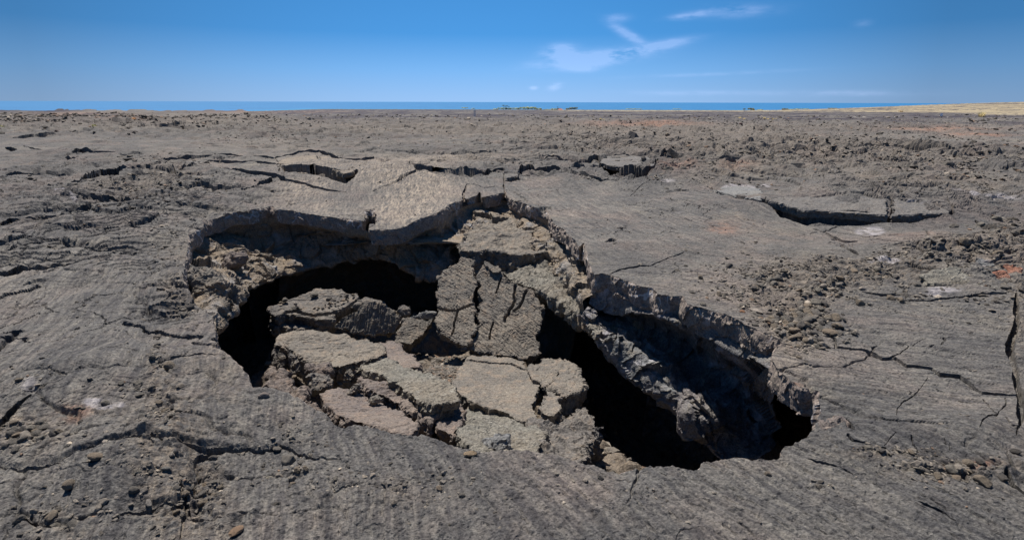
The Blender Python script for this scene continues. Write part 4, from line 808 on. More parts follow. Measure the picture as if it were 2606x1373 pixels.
# big shelf at the back right
slab('shelf_rock',[(1166,618),(1172,600),(1195,582),(1230,570),(1262,568),(1285,560),(1298,552),(1318,572),(1340,590),(1365,612),(1392,628),(1385,640),(1345,645),(1300,645),(1265,640),(1225,635),(1190,640),(1170,635)],[(1170,635,-.42),(1390,635,-.42),(1290,560,-.30)],.42,M['tan'],
 'humped shelf of sunlit rock jutting from the back wall below the notch in the rim','rock shelf',vox=.025,amp=.05,s=5,facet=.05,seed=71,shrink=1.04,tdir=(.12,.15,-1))
slab('mossy_bank',[(1270,690),(1300,668),(1350,660),(1400,672),(1440,700),(1475,740),(1500,775),(1530,830),(1520,850),(1490,815),(1460,790),(1420,765),(1380,742),(1340,728),(1300,715)],[(1285,700,-.72),(1500,800,-.52),(1420,690,-.55)],.30,M['green'],
 'rough olive green bank of rock arching over the dark hole behind the standing slab','rock bank',vox=.02,amp=.06,s=7,facet=.06,seed=73,tdir=(.2,.5,-1))
block('collapsed_crust',[(470,700),(500,688),(540,680),(575,690),(580,715),(560,740),(575,775),(545,800),(515,795),(485,765),(470,730)],-.25,.8,M['tan'],'ribbed sunlit flank of crust broken down at the left rim','rock slab',vox=.018,seed=75,amp=.03,facet=.06,depth=.25)
block('boulder',[(560,650),(590,640),(620,655),(618,672),(585,690),(562,680)],-.42,.8,M['pink'],'pinkish lump of rock in the shade of the left wall',vox=.02,seed=77,amp=.03,facet=.05)
block('boulder',[(2078,1080),(2100,1058),(2140,1062),(2160,1080),(2150,1105),(2120,1118),(2085,1110)],.0,.9,M['pink'],'round pitted boulder set into the right tip of the rim',vox=.014,seed=79,amp=.015,facet=.01,depth=.10)
for i,(o_,pl,mk,l) in enumerate([([(2548,672),(2562,668),(2600,682),(2606,694),(2592,705),(2560,700)],[(2550,690,.02),(2600,702,.02),(2580,670,.13)],'red','brick red slab of crust at the right edge, the upper of the two'),
 ([(2512,698),(2530,690),(2552,688),(2570,702),(2562,712),(2530,714)],[(2512,712,.0),(2566,712,.0),(2540,688,.09)],'red','brick red slab of crust near the right edge, the lower of the two'),
 ([(2340,700),(2375,684),(2420,680),(2470,688),(2500,715),(2470,724),(2400,726),(2360,722)],[(2345,722,.0),(2490,722,.0),(2420,680,.12)],'green','pale folded slab left of the brick red slabs'),
 ([(2425,664),(2475,650),(2482,658),(2450,672)],[(2425,668,.02),(2480,662,.02),(2470,650,.08)],'bluegrey','narrow pale rail of crust tilted above the pale folded slab'),
 ([(2485,652),(2520,664),(2550,656),(2556,668),(2530,682),(2495,676)],[(2485,678,.02),(2550,676,.02),(2520,655,.10)],'bluegrey','bent grey sliver of crust behind the brick red slabs'),
 ([(2510,722),(2560,708),(2585,712),(2570,724),(2520,730)],[(2510,728,.0),(2580,724,.0),(2560,708,.06)],'tan','ribbed buff slab just below the brick red slabs')]):
    slab('crust_rock',o_,pl,.05,M[mk],l,'rock slab',vox=.014,amp=.010,facet=.016,seed=90+i,jit=2.5,s=9)
# plates of crust lifted along the cracks
M['plate']=rockmat('lifted_crust',(.13,.126,.124),(.175,.165,.155),(.15,.135,.122),bump=.7)
M['plate_tan']=rockmat('lifted_tan_crust',(.20,.172,.142),(.26,.22,.175),(.17,.155,.14),bump=.7)
for i,(o_,th_,up,mk,l) in enumerate([
 ([(1948,510),(1975,512),(2010,526),(2040,533),(2100,536),(2168,540),(2215,544),(2258,546),(2260,525),(2258,505),(2200,499),(2130,496),(2060,498),(2000,500)],.17,.035,'plate','long lifted plate of crust with a thick dark front edge, right of the pit'),
 ([(2272,546),(2310,546),(2353,544),(2390,543),(2419,541),(2412,520),(2402,508),(2340,500),(2275,502),(2274,525)],.17,.035,'plate','shorter lifted plate at the right end of the long one, behind a narrow gap'),
 ([(1806,478),(1829,487),(1874,498),(1911,504),(1940,508),(1944,492),(1935,480),(1900,474),(1850,470),(1815,472)],.10,.02,'bluegrey','pale smooth plate at the left end of the long lifted plate'),
 ([(704,414),(730,418),(763,420),(790,421),(808,422),(812,408),(806,396),(770,397),(730,401),(712,407)],.16,.04,'plate_tan','tan lifted plate behind the pit, its left half with the thick brown edge'),
 ([(813,422),(844,429),(872,439),(895,436),(908,428),(890,413),(860,404),(835,399),(814,397),(817,410)],.16,.04,'plate_tan','tan lifted plate behind the pit, its right half curving down to the rim'),
 ([(1528,412),(1545,418),(1570,422),(1610,424),(1645,425),(1665,420),(1668,410),(1650,400),(1600,393),(1560,394),(1535,401)],.17,.04,'plate','rounded lifted plate with a thick dark edge beyond the right part of the rim'),
 ([(1287,452),(1318,446),(1321,440),(1318,433),(1300,433),(1290,440)],.10,.03,'plate','small square block of crust sitting in the crack behind the notch in the rim')]):
    c_=np.array(o_,float).mean(0); e=[(min(p[0] for p in o_),max(p[1] for p in o_)),(max(p[0] for p in o_),max(p[1] for p in o_)),(c_[0],min(p[1] for p in o_))]
    pl=[]
    for q_ in e:
        w_=PB(np.array([float(q_[0])]),np.array([float(q_[1])]))[0]; pl.append((q_[0],q_[1],w_[2]+up))
    slab('crust_plate',o_,pl,th_,M[mk],l,'crust plate',vox=.035,amp=.012,s=5,facet=.02,seed=120+i,jit=1.2,shrink=.99)
print('slabs',time.time()-T0)
# ------------------------------------------------------------------ loose stones and gravel
rs=np.random.RandomState(5); random.seed(5)
phi=(1+5**.5)/2
ICO=np.array([(-1,phi,0),(1,phi,0),(-1,-phi,0),(1,-phi,0),(0,-1,phi),(0,1,phi),(0,-1,-phi),(0,1,-phi),(phi,0,-1),(phi,0,1),(-phi,0,-1),(-phi,0,1)],float); ICO/=np.linalg.norm(ICO[0])
IF=np.array([(0,11,5),(0,5,1),(0,1,7),(0,7,10),(0,10,11),(1,5,9),(5,11,4),(11,10,2),(10,7,6),(7,1,8),(3,9,4),(3,4,2),(3,2,6),(3,6,8),(3,8,9),(4,9,5),(2,4,11),(6,2,10),(8,6,7),(9,8,1)],np.int32)
def rots(n):
    a=rs.rand(n)*6.283; b=(rs.rand(n)-.5)*.9; c=(rs.rand(n)-.5)*.9
    ca,sa,cb,sb,cc,sc_=np.cos(a),np.sin(a),np.cos(b),np.sin(b),np.cos(c),np.sin(c)
    Rz=np.zeros((n,3,3)); Rz[:,0,0]=ca;Rz[:,0,1]=-sa;Rz[:,1,0]=sa;Rz[:,1,1]=ca;Rz[:,2,2]=1
    Rx=np.zeros((n,3,3)); Rx[:,0,0]=1;Rx[:,1,1]=cb;Rx[:,1,2]=-sb;Rx[:,2,1]=sb;Rx[:,2,2]=cb
    Ry=np.zeros((n,3,3)); Ry[:,1,1]=1;Ry[:,0,0]=cc;Ry[:,0,2]=sc_;Ry[:,2,0]=-sc_;Ry[:,2,2]=cc
    return Rz@Rx@Ry
def tints(n,pale=.05,orange=.02,dark=.3):
    t=np.ones((n,4)); k=.75+.5*rs.rand(n); t[:,:3]=k[:,None]*np.array([.96,.94,.92]); r=rs.rand(n)
    t[r<dark,:3]*=.5; m=(r>dark)&(r<dark+orange); t[m,:3]*=np.array([1.25,.98,.82]); m=r>1-pale; t[m,:3]*=np.array([1.9,1.85,1.75])
    return t
def stones_mesh(name,P,S,T,label,cat='gravel'):
    n=len(P); V=np.repeat(ICO[None],n,0)*(1+.75*(rs.rand(n,12,1)-.5)); V=V*np.stack([S*(.9+.5*rs.rand(n)),S*(.65+.35*rs.rand(n)),S*(.28+.32*rs.rand(n))],-1)[:,None,:]
    V=np.einsum('nij,nkj->nki',rots(n),V)+P[:,None,:]
    Fq=(IF[None]+(np.arange(n)*12)[:,None,None]).reshape(-1,3)
    link(name,mesh_np(name,V.reshape(-1,3),Fq,M['gravel'],{'tint':np.repeat(T,12,0)}),label,cat,kind='stuff')
# photo patches: u, v, spread u, spread v, count, stone radius in photo px
PAT=[(1990,740,80,35,1700,3.2),(2030,810,50,35,2200,3.8),(2075,850,35,25,400,4.5),(2130,730,120,25,800,3.2),(2260,692,120,15,900,2.5),(2420,655,120,15,900,2.7),(2560,600,50,25,500,3.2),(2520,640,70,20,300,3),(1900,700,90,30,500,2.4),(2540,770,60,30,250,3),
 (418,1010,14,50,300,3.0),(400,1110,45,60,400,3.2),(440,1260,40,90,500,3.4),(540,1190,16,60,260,3.4),(505,1280,18,70,350,3.8),(350,1000,60,9,160,3.2),(240,1050,90,12,240,3.6),(90,1110,60,20,220,4.4),(30,1130,30,25,110,4.4),(60,980,60,40,60,3.5),(130,1320,90,40,160,4.5),(250,1250,60,70,110,4),(400,940,8,40,90,3.5),
 (2400,1195,110,12,600,3.2),(2500,1210,60,20,350,3.6),(2250,1152,60,6,200,3),(2200,1235,60,16,100,3),
 (560,570,120,20,200,2),(420,580,90,60,300,2.4),(380,480,120,22,700,2.2),(250,500,110,25,500,2.2),(430,420,80,12,300,2.0),(440,640,70,60,400,2.4),(480,740,30,40,400,3.2),(200,560,150,80,300,2),
 (2200,400,300,22,2600,2.2),(1750,380,300,18,2200,1.9),(1400,350,300,14,1500,1.6),(2450,450,150,28,1400,2.4),(2300,350,260,16,1500,1.7),(1700,340,300,14,1500,1.5),(1000,345,400,18,1300,1.2),(700,350,200,14,700,1.3),(1350,420,90,8,150,1.6),(1800,440,120,12,500,2.2),(1920,455,160,10,400,2.0),(2080,480,200,10,300,2),
 (1250,305,1000,10,5200,1.5),(2000,315,500,10,2600,1.6),(200,308,200,12,3200,2.0),(500,308,300,10,2600,1.9),(250,298,300,8,1500,1.7),(1250,296,1000,4,2500,1.4),
 (1000,1260,420,70,300,3.0),(1450,1270,300,60,160,3.2),(1900,1270,400,60,120,3),(700,1120,90,50,160,4),(900,1180,200,50,220,3.6),(300,850,200,90,160,3),(2300,980,200,70,120,2.6),(1650,620,200,50,350,1.8),(1000,520,200,50,160,1.6)]
def scatter():
    U=[];Vv=[];S=[]
    for a,b,ra,rb,n,sz in PAT:
        U.append(a+ra*rs.normal(size=n)); Vv.append(b+rb*rs.normal(size=n)); S.append(sz*np.exp(.45*rs.normal(size=n)))
    U=np.concatenate(U); Vv=np.concatenate(Vv); S=np.minimum(np.concatenate(S),14)
    ok=(Vv>288)&(Vv<1390)&((Vv<900)|(rs.rand(len(Vv))<.62))&(U>-60)&(U<2660); U,Vv,S=U[ok],Vv[ok],S[ok]
    P=PB(U,Vv); ok=(P[:,1]<150)&(P[:,1]>1.5); U,Vv,S,P=U[ok],Vv[ok],S[ok],P[ok]
    # nothing hanging over the pit
    c=np.zeros(len(U),bool); RU=np.array(RIM,float); cen=RU.mean(0); RU=cen+(RU-cen)*1.012; n=len(RU)
    for i in range(n):
        a=RU[i]; b=RU[(i+1)%n]
        if a[1]==b[1]: continue
        m=(Vv>min(a[1],b[1]))&(Vv<=max(a[1],b[1])); xi=a[0]+(Vv-a[1])*(b[0]-a[0])/(b[1]-a[1]); c^=m&(U<xi)
    U,Vv,S,P=U[~c],Vv[~c],S[~c],P[~c]
    sc_=np.where(P[:,1]<9,.35,np.where(P[:,1]<25,1.1,3.5)); cl=vnoise2(P[:,0]/sc_/1.5,P[:,1]/sc_,301)+.5*vnoise2(P[:,0]/sc_*2,P[:,1]/sc_*3,302); ok=rs.rand(len(U))<ss(-.25,.45,cl)*.95+.08; U,Vv,S,P=U[ok],Vv[ok],S[ok],P[ok]
    z,u,v,rub,dep=hfun(P[:,0],P[:,1]); P[:,2]=z; dist=np.linalg.norm(P-np.array([0,0,CAMH]),axis=1); R=S/F*dist
    R=np.minimum(R,np.interp(P[:,1],[0,25,60,150],[.13,.16,.28,.45])); P[:,2]+=R*.18
    return P,R,S
P_,R_,S_=scatter()
print('stones',len(P_))
big=np.argsort(-R_/np.linalg.norm(P_-np.array([0,0,CAMH]),axis=1))
ok=P_[big][:,1]<40; big=big[ok][:290]
mask=np.ones(len(P_),bool); mask[big]=False
nearm=mask&(P_[:,1]<9); farm=mask&~(P_[:,1]<9)
stones_mesh('gravel',P_[nearm],R_[nearm],tints(nearm.sum()),'loose brown and grey gravel filling the hollows of the near lava')
stones_mesh('lava_rubble',P_[farm],R_[farm],tints(farm.sum(),.10,.06,.45),'broken clinker and rubble strewn over the far lava field','rubble')
STM=[]
def stone_mesh(seed,t,sq=(1,.8,.6)):
    A,N,q=None,None,None
    r=np.random.RandomState(seed); import bmesh
    bm=bmesh.new(); bmesh.ops.create_icosphere(bm,subdivisions=3,radius=1); V=np.array([v.co[:] for v in bm.verts]); Fq=np.array([[v.index for v in f.verts] for f in bm.faces],np.int32); bm.free()
    for k in range(9):
        n=r.normal(size=3); n/=np.linalg.norm(n); d=.62+.25*r.rand(); s=V@n; V=V-np.maximum(s-d,0)[:,None]*n*.92
    V=V*(1+.09*fbm3(V+seed,2.2,3,seed))[:,None]*np.array(sq)
    return mesh_np('stone',V,Fq,M['gravel'],{'tint':np.tile(np.array([t]),(len(V),1))})
cols_=[(1,1,.97,1),(.8,.8,.8,1),(1.15,1.05,.92,1),(.62,.62,.64,1),(1.15,1.02,.88,1),(1.6,1.55,1.5,1)]
for i in range(14): STM.append(stone_mesh(100+i,cols_[[0,1,2,3,4,0,1,2,3,4,0,1,2,5][i]],(1,.65+.3*rs.rand(),.4+.3*rs.rand())))
ZN=[(1750,2150,640,900,'the gravel beside the right rim'),(2150,2640,560,800,'the stony strip by the brick red slabs'),(2150,2640,1080,1380,'the hollow below the lower right bulge'),
 (-50,200,900,1380,'the hollows at the left edge'),(200,460,900,1120,'the gully left of the pit rim'),(200,460,1120,1380,'the lower left gravel gully'),(460,800,1050,1380,'the broken gully at the bottom left'),
 (800,1400,1080,1380,'the dark crust below the pit'),(1400,2150,1150,1380,'the striated crust in front of the pit'),(-50,700,500,900,'the folded crust left of the pit'),(1250,2640,280,560,'the rubble field beyond the pit to the right'),(-50,1250,280,560,'the rubble field beyond the pit to the left')]
for j,i in enumerate(big):
    uu_,vv_=proj(P_[i][None]); uu_=uu_[0]; vv_=vv_[0]; zn=next((z[4] for z in ZN if z[0]<=uu_<z[1] and z[2]<=vv_<z[3]),'the open crust between gravel patches')
    ti=rs.randint(14); nmz=['grey','dark','buff','sooty black','tan'][ti%5] if ti<13 and ti<10 else (['grey','dark','buff'][ti-10] if ti<13 else 'whitish')
    nmz=dict(zip(range(14),['grey','dark','buff','sooty black','tan','grey','dark','buff','sooty black','tan','grey','dark','buff','whitish']))[ti]
    o=link('stone',STM[ti],nmz+' larger stone in '+zn,'stone','larger loose stones in '+zn)
    r=R_[i]; o.location=P_[i]+np.array([0,0,r*.12]); o.scale=(r*1.15,)*3; o.rotation_euler=(rs.rand()*.5,rs.rand()*.5,rs.rand()*6.3)
# stones that stand out
for (u,v,px,t,sq,lab) in [(1198,1163,18,(1.5,1.25,.95,1),(1,.5,.45),'smooth tan oblong stone lying flat just in front of the pit rim'),
 (732,1152,19,(1,1,1,1),(1,.85,.9),'biggest lumpy grey stone on the crust left of the near rim'),(673,1023,13,(1.5,1.4,1.4,1),(1,.6,.6),'pale chipped stone at the left end of the near rim'),
 (682,1187,9,(1.7,1.7,1.6,1),(1,.6,.5),'small whitish stone below the biggest lumpy grey stone'),(950,1218,8,(1.9,1.8,1.7,1),(1,.8,.7),'small cream-coloured stone on the dark crust in the lower middle'),
 (461,996,11,(1.1,1.05,1,1),(1,.8,.35),'flat disc-shaped stone on the smooth crust left of the pit'),(424,1201,10,(1.1,1.15,1.2,1),(1,.5,.4),'bluish oval stone among the gravel at the lower left'),
 (378,1278,12,(1.3,1.3,1.35,1),(1,.5,.5),'pale grey oval stone low down in the left gravel gully'),(1926,787,14,(2.0,1.95,1.9,1),(1,.6,.4),'flat whitish stone at the left edge of the gravel patch beside the right rim'),
 (2026,824,9,(2.0,1.95,1.85,1),(1,.7,.5),'whitish stone in the middle of the gravel patch beside the right rim'),(2194,739,10,(2.1,2.0,1.9,1),(1,.5,.5),'angular whitish stone behind the gravel patch to the right'),
 (1890,790,8,(1.5,.9,.6,1),(1,.8,.7),'rusty brown stone between the right rim and the gravel patch'),(1893,730,7,(2.0,1.9,1.8,1),(1,.6,.5),'small bright stone above the gravel patch beside the right rim'),(2254,1155,8,(1.8,1.8,1.8,1),(1,.7,.5),'small pale stone under the cracked bulge at the lower right'),
 (602,1355,20,(1.4,1.05,.8,1),(1,.55,.3),'flat rusty stone at the bottom edge of the photo'),(1004,1292,9,(1,.95,.9,1),(1,.7,.7),'smooth brownish pebble in the bottom middle of the crust')]:
    p=PB(np.array([float(u)]),np.array([float(v)]))[0]; d=np.linalg.norm(p-np.array([0,0,CAMH])); r=px/F*d
    o=link('stone',stone_mesh(u,t,sq),lab,'stone'); o.location=(p[0],p[1],gz(p[0],p[1])+r*.25); o.scale=(r,)*3; o.rotation_euler=(.1,.1,u%3-.8)
# small stones lying on the broken slab at the back of the pit
a,b,c=[WZ(float(p[0]),float(p[1]),float(p[2])) for p in [(690,800,-1.22),(850,812,-1.25),(850,736,-1.05)]]; nn=np.cross(b-a,c-a)
for (u,v,px) in [(801,754,11),(796,757,7),(838,766,9),(850,768,7),(840,775,6),(853,776,5),(882,757,8),(867,757,5),(899,755,6),(875,768,6),(885,766,5),(860,772,5),(752,778,6),(748,790,8),(757,787,6),(742,793,5),(765,790,5),(800,789,5),(812,787,5),(822,789,6),(808,792,4),(838,785,4),(828,780,4),(725,768,9),(716,775,6),(860,782,4),(870,779,4)]:
    d=ray(np.array([float(u)]),np.array([float(v)]))[0]; t=((a-np.array([0,0,CAMH]))@nn)/(d@nn); p=np.array([0,0,CAMH])+d*t; r=px/F*np.linalg.norm(d*t)
    o=link('stone',STM[rs.randint(14)],'small angular stone lying on the broad broken slab at the back of the pit','stone','small stones on the broken slab'); o.location=p+np.array([0,0,.02+r*.3]); o.scale=(r*.9,)*3; o.rotation_euler=(rs.rand(),rs.rand()*.5,rs.rand()*6)
# gravel chute in the pit, in front of the standing slab
def chute():
    n=3600; U=1135+45*rs.normal(size=n); V=905+28*rs.normal(size=n); V+=(U-1135)*.25
    x=[];P=WZ(U,V,np.full(n,-1.15)); z=floorz(P[:,0],P[:,1])-.33+.10*fbm2(P[:,0]/.8,P[:,1]/.8,3,101)+.20*np.exp(-((P[:,0]+.75)/.55)**2-((P[:,1]-6.4)/.6)**2)
    P[:,2]=z+.03; S=.016*np.exp(.4*rs.normal(size=n)); stones_mesh('gravel_chute',P,S,tints(n,.04,.12,.2),'reddish brown gravel spilling down between the slabs in the middle of the pit')
    n=3000; P=np.stack([-4.2+6.2*rs.rand(n),3.6+5.2*rs.rand(n),np.zeros(n)],-1); P[:,2]=floorz(P[:,0],P[:,1])-.28; S=.025*np.exp(.5*rs.normal(size=n)); ok=P[:,2]<-.45
    stones_mesh('pit_gravel',P[ok],S[ok],tints(ok.sum(),.05,.12,.2),'loose crumbs of rock between the slabs on the pit floor')
chute()
# ------------------------------------------------------------------ far things
YY=np.geomspace(14,1890,1400)
def hit(u,v):
    d=ray(np.array([float(u)]),np.array([float(v)]))[0]; t=YY/d[1]; P=np.array([0,0,CAMH])+d[None]*t[:,None]
    z=base(P[:,0],P[:,1]); k=np.nonzero(P[:,2]<z)[0]; k=k[0] if len(k) else len(YY)-1
    return np.array([P[k,0],P[k,1],z[k]]), float(np.linalg.norm(d*t[k]))
leafm={}
def leafmat(n,c): 
    if n not in leafm: leafm[n]=flat(n,c,.7,.35,3)
    return leafm[n]
def tuft_mesh(seed,n=160):
    r=np.random.RandomState(seed); V=[];Fq=[]
    for i in range(n):
        a=r.rand()*6.283; rr=.25*r.rand()**.7; bx,by=rr*math.cos(a),rr*math.sin(a); l=.6+.5*r.rand(); ox,oy=bx*(1.6+r.rand()),by*(1.6+r.rand()); w=.02+.015*r.rand(); px_,py_=-math.sin(a)*w,math.cos(a)*w
        k=len(V); V+=[(bx-px_,by-py_,0),(bx+px_,by+py_,0),(bx+(ox-bx)*.5+px_*.8,by+(oy-by)*.5+py_*.8,l*.62),(bx+(ox-bx)*.5-px_*.8,by+(oy-by)*.5-py_*.8,l*.62),(ox,oy,l*.85),(ox,oy,l*.86)]
        Fq+=[(k,k+1,k+2,k+3),(k+3,k+2,k+5,k+4)]
    return np.array(V),np.array(Fq,np.int32)
def thin(mt):
    nt=mt.node_tree; bs=nt.nodes['Principled BSDF']; src=bs.inputs['Base Color'].links[0].from_socket; out=[n for n in nt.nodes if n.type=='OUTPUT_MATERIAL'][0]
    tr=nd(nt,'ShaderNodeBsdfTranslucent'); nt.links.new(src,tr.inputs[0]); mx=nd(nt,'ShaderNodeMixShader'); mx.inputs[0].default_value=.5
    nt.links.new(bs.outputs[0],mx.inputs[1]); nt.links.new(tr.outputs[0],mx.inputs[2]); nt.links.new(mx.outputs[0],out.inputs['Surface']); return mt
straw=flat('straw_grass',(.72,.60,.33),.9,.25,6); orng=flat('rusty_grass',(.52,.30,.16),.9,.25,6); grn=flat('yellow_green_grass',(.32,.31,.13),.9,.25,6)
for m_ in (straw,orng,grn): thin(m_)
TM={}
for nm,mt in (('straw',straw),('rust',orng),('green',grn)): TM[nm]=[mesh_np('grass_blades',*tuft_mesh(s),mt) for s in (1,2,3)]
for i,(u,v,w,k,lab,g) in enumerate([(2497,300,8,'straw','large pale grass tuft near the white marker post at the far right',None),(3,331,7,'green','yellow-green grass tuft at the left edge of the photo',None),(240,325,5,'green','small yellow-green grass tuft above the dark ledge at the left',None),
 (319,309,4,'rust','rusty orange dry grass tuft on the left lava ridge, left of the bigger one',None),(341,308,6,'rust','bigger rusty orange dry grass tuft on the left lava ridge',None),(282,319,3,'rust','tiny rusty grass tuft below the pair on the left ridge',None),(1809,303,3,'green','small greenish tuft alone in the middle distance right of centre',None)]+
 [(u,v,w,'straw',l,'straw coloured tufts in the middle distance') for (u,v,w,l) in [(1528,306,4,'left straw tuft of the three right of centre'),(1536,307,3,'middle and smallest straw tuft of the three right of centre'),(1550,306,3.6,'right straw tuft of the three right of centre'),(1662,303,2.4,'lone straw tuft between the three tufts and the red ground'),
 (1873,305,3,'left and smallest tuft of the first trio under the straw slope'),(1882,304,4.4,'middle and tallest tuft of the first trio under the straw slope'),(1893,306,4,'right tuft of the first trio under the straw slope'),(1945,304,4,'leftmost tuft of the row of five under the straw slope'),(1954,306,3.5,'second tuft of the row of five under the straw slope'),(1967,306,3,'middle tuft of the row of five under the straw slope'),(1974,307,4,'fourth tuft of the row of five under the straw slope'),(1982,308,3,'rightmost tuft of the row of five under the straw slope')]]):
    p,d=hit(u,v); o=link('grass_tuft',TM[k][i%3],lab,'grass tuft',g); s=w/F*d*1.7; o.location=p+np.array([0,0,-.02]); o.scale=(s*1.2,s*1.2,s*.95); o.rotation_euler=(0,0,i*1.3)
# trees along the shore
bark=flat('bark',(.16,.12,.09)); gr1=leafmat('kiawe_leaves',(.42,.48,.30)); gr2=leafmat('shore_leaves',(.50,.55,.34)); gr3=leafmat('dusty_leaves',(.34,.38,.30)); palmg=leafmat('palm_leaves',(.09,.12,.05))
for m_ in (gr1,gr2,gr3,palmg): thin(m_)
def tube(p0,p1,r0,r1,n=6,seg=4,bend=.1):
    p0,p1=np.array(p0,float),np.array(p1,float); V=[];Fq=[]
    for i in range(seg+1):
        t=i/seg; c=p0+(p1-p0)*t+np.array([bend*math.sin(t*3),0,0]); r=r0+(r1-r0)*t
        for j in range(n): a=6.283*j/n; V.append((c[0]+r*math.cos(a),c[1]+r*math.sin(a),c[2]))
    for i in range(seg):
        for j in range(n): Fq.append((i*n+j,i*n+(j+1)%n,(i+1)*n+(j+1)%n,(i+1)*n+j))
    return V,Fq
def crown_mesh(name,seed,mt,n=900):
    r=np.random.RandomState(seed); C=np.stack([r.normal(size=7)*.34,r.normal(size=7)*.3,.36+.16*r.rand(7)],-1); k=r.randint(7,size=n)
    d=r.normal(size=(n,3)); d/=np.linalg.norm(d,axis=1,keepdims=True); P=C[k]+d*(.30*r.rand(n,1)**.4)*np.array([1,1,.75]); P[:,2]=np.maximum(P[:,2],.02)
    s=.045; a=r.normal(size=(n,3)); b=np.cross(a,r.normal(size=(n,3))); a/=np.linalg.norm(a,axis=1,keepdims=True); b/=np.linalg.norm(b,axis=1,keepdims=True)
    V=np.stack([P-a*s-b*s,P+a*s-b*s*.6,P+a*s+b*s,P-a*s*.6+b*s],1).reshape(-1,3); return mesh_np(name,V,np.arange(4*n,dtype=np.int32).reshape(-1,4),mt)
CRW=[crown_mesh('crown',s,m) for s,m in ((1,gr1),(2,gr2),(3,gr1),(4,gr2),(5,gr3))]
def limbs():
    V,Fq=tube((0,0,-.1),(0,0,.5),.05,.03)
    for a,b in ((.3,.7),(-.3,.65),(.05,.75)):
        v,f=tube((0,0,.25),(a,.1*a,b),.025,.01,5,3,.03); k=len(V); V=V+v; Fq=Fq+[tuple(i+k for i in q) for q in f]
    return mesh_np('trunk',np.array(V),np.array(Fq,np.int32),bark)
TRK=limbs()
SH=-28.2
TREES=[(1184,277,12,4,1,'low pale bush at the left end of the shore trees'),(1205,278,10,3,3,'small low bush beside the bush at the left end of the shore trees'),(1263,280,14,4,3,'low bush at the left foot of the green shore thicket'),(1280,280,18,7,0,'green tree under the group of palms on the shore'),(1298,280,18,7,1,'green tree just right of the group of palms'),
 (1318,280,18,7,3,'bright green tree in the left half of the shore thicket'),(1336,280,18,9,0,'rounded green tree in the middle of the shore thicket'),(1353,280,20,10,1,'tallest rounded tree of the green shore thicket'),(1369,281,14,7,0,'green tree on the right slope of the shore thicket'),(1379,282,12,4,3,'low bush at the right end of the shore thicket'),
 (1395,283,14,6,0,'lone green tree in the gap left of the red-roofed house'),(1412,282,12,7,1,'tree standing close to the left of the red-roofed house'),(1421,281,8,7,4,'thin tree behind the red-roofed house'),(1444,281,10,7,4,'left one of the dark group of trees right of the house'),(1454,281,14,10,4,'tall dark windswept tree right of the house'),(1462,280,10,9,4,'dark tree at the right edge of the group right of the house'),
 (1600,279,14,3,3,'low bush on the shore above the straw slope'),(1615,279,16,3,1,'pale low bush among the bushes above the straw slope'),(1630,279,12,2.5,3,'flattest bush above the straw slope'),(1725,279,16,2.5,1,'isolated low bush on the distant shore right of centre'),(1893,281,5,6,4,'thin dark tree on the shore left of the tall far tree'),(1908,281,12,8,4,'tallest far tree in the right half of the shore'),(1917,282,12,6,3,'green bush at the foot of the tallest far tree'),(1937,282,16,4,3,'wide green bush right of the tallest far tree'),
 (1995,282,12,8,4,'dark bushy tree at the foot of the straw slope'),(2012,281,16,4,1,'green bush beside the dark bushy tree at the straw slope'),(2030,280,16,4,3,'green bush halfway along the edge of the straw slope'),(2050,279,16,3,1,'last low green bush on the edge of the straw slope'),(2115,278,18,4,4,'brownish bush on the skyline of the straw slope')]
for (u,v,w,h,k,lab) in TREES:
    y=1850 if u<2100 else 1300; p=WY(float(u),float(v)-.5,y); s=w/F*y
    o=link('shore_tree',None,lab,'tree','trees and bushes along the far shore'); o.location=p; o.scale=(s*.75,s*.75,max(h/F*y*1.05,1.5))
    a=link('trunk',TRK,parent=o); b=link('crown',CRW[k],parent=o)
def palm_parts():
    V,Fq=tube((0,0,-.5),(0,0,1),.03,.018,6,6,.05); tr=mesh_np('trunk',np.array(V),np.array(Fq,np.int32),bark)
    V=[];Fq=[]; r=np.random.RandomState(3)
    for i in range(16):
        a=6.283*i/16+r.rand()*.3; L=.32+.08*r.rand(); pr=None
        for j in range(6):
            t=j/5; q=np.array([math.cos(a)*L*t,math.sin(a)*L*t,1+.12*math.sin(t*2.2)-.22*t*t]); w=.035*math.sin(min(t*2.2+.3,2.9)); s=np.array([-math.sin(a)*w,math.cos(a)*w,0]); k=len(V); V+=[q-s,q+s]
            if j: Fq.append((k-2,k-1,k+1,k))
    return tr,mesh_np('fronds',np.array(V),np.array(Fq,np.int32),palmg)
PT,PFm=palm_parts()
for (u,v,h,lab) in [(1281,280,11,'leftmost and tallest palm above the green shore thicket'),(1286,280,9,'second palm from the left above the shore thicket'),(1290,280,10,'third palm from the left above the shore thicket'),(1295,280,8,'shortest palm, rightmost above the shore thicket'),(1419,281,8,'single palm beside the red-roofed house')]:
    p=WY(float(u),float(v),1845.); s=h/F*1845; o=link('palm_tree',None,lab,'palm','palms along the far shore'); o.location=p; o.scale=(s,)*3; link('trunk',PT,parent=o); link('fronds',PFm,parent=o)
def boxm(name,x0,x1,y0,y1,z0,z1,mt):
    V=[(x0,y0,z0),(x1,y0,z0),(x1,y1,z0),(x0,y1,z0),(x0,y0,z1),(x1,y0,z1),(x1,y1,z1),(x0,y1,z1)]; return mesh_np(name,np.array(V,float),np.array([(0,3,2,1),(4,5,6,7),(0,1,5,4),(1,2,6,5),(2,3,7,6),(3,0,4,7)],np.int32),mt)
p=WY(1426.,282.,1800.); o=link('house',None,'tiny house with a reddish roof among the trees on the far shore','house'); o.location=p
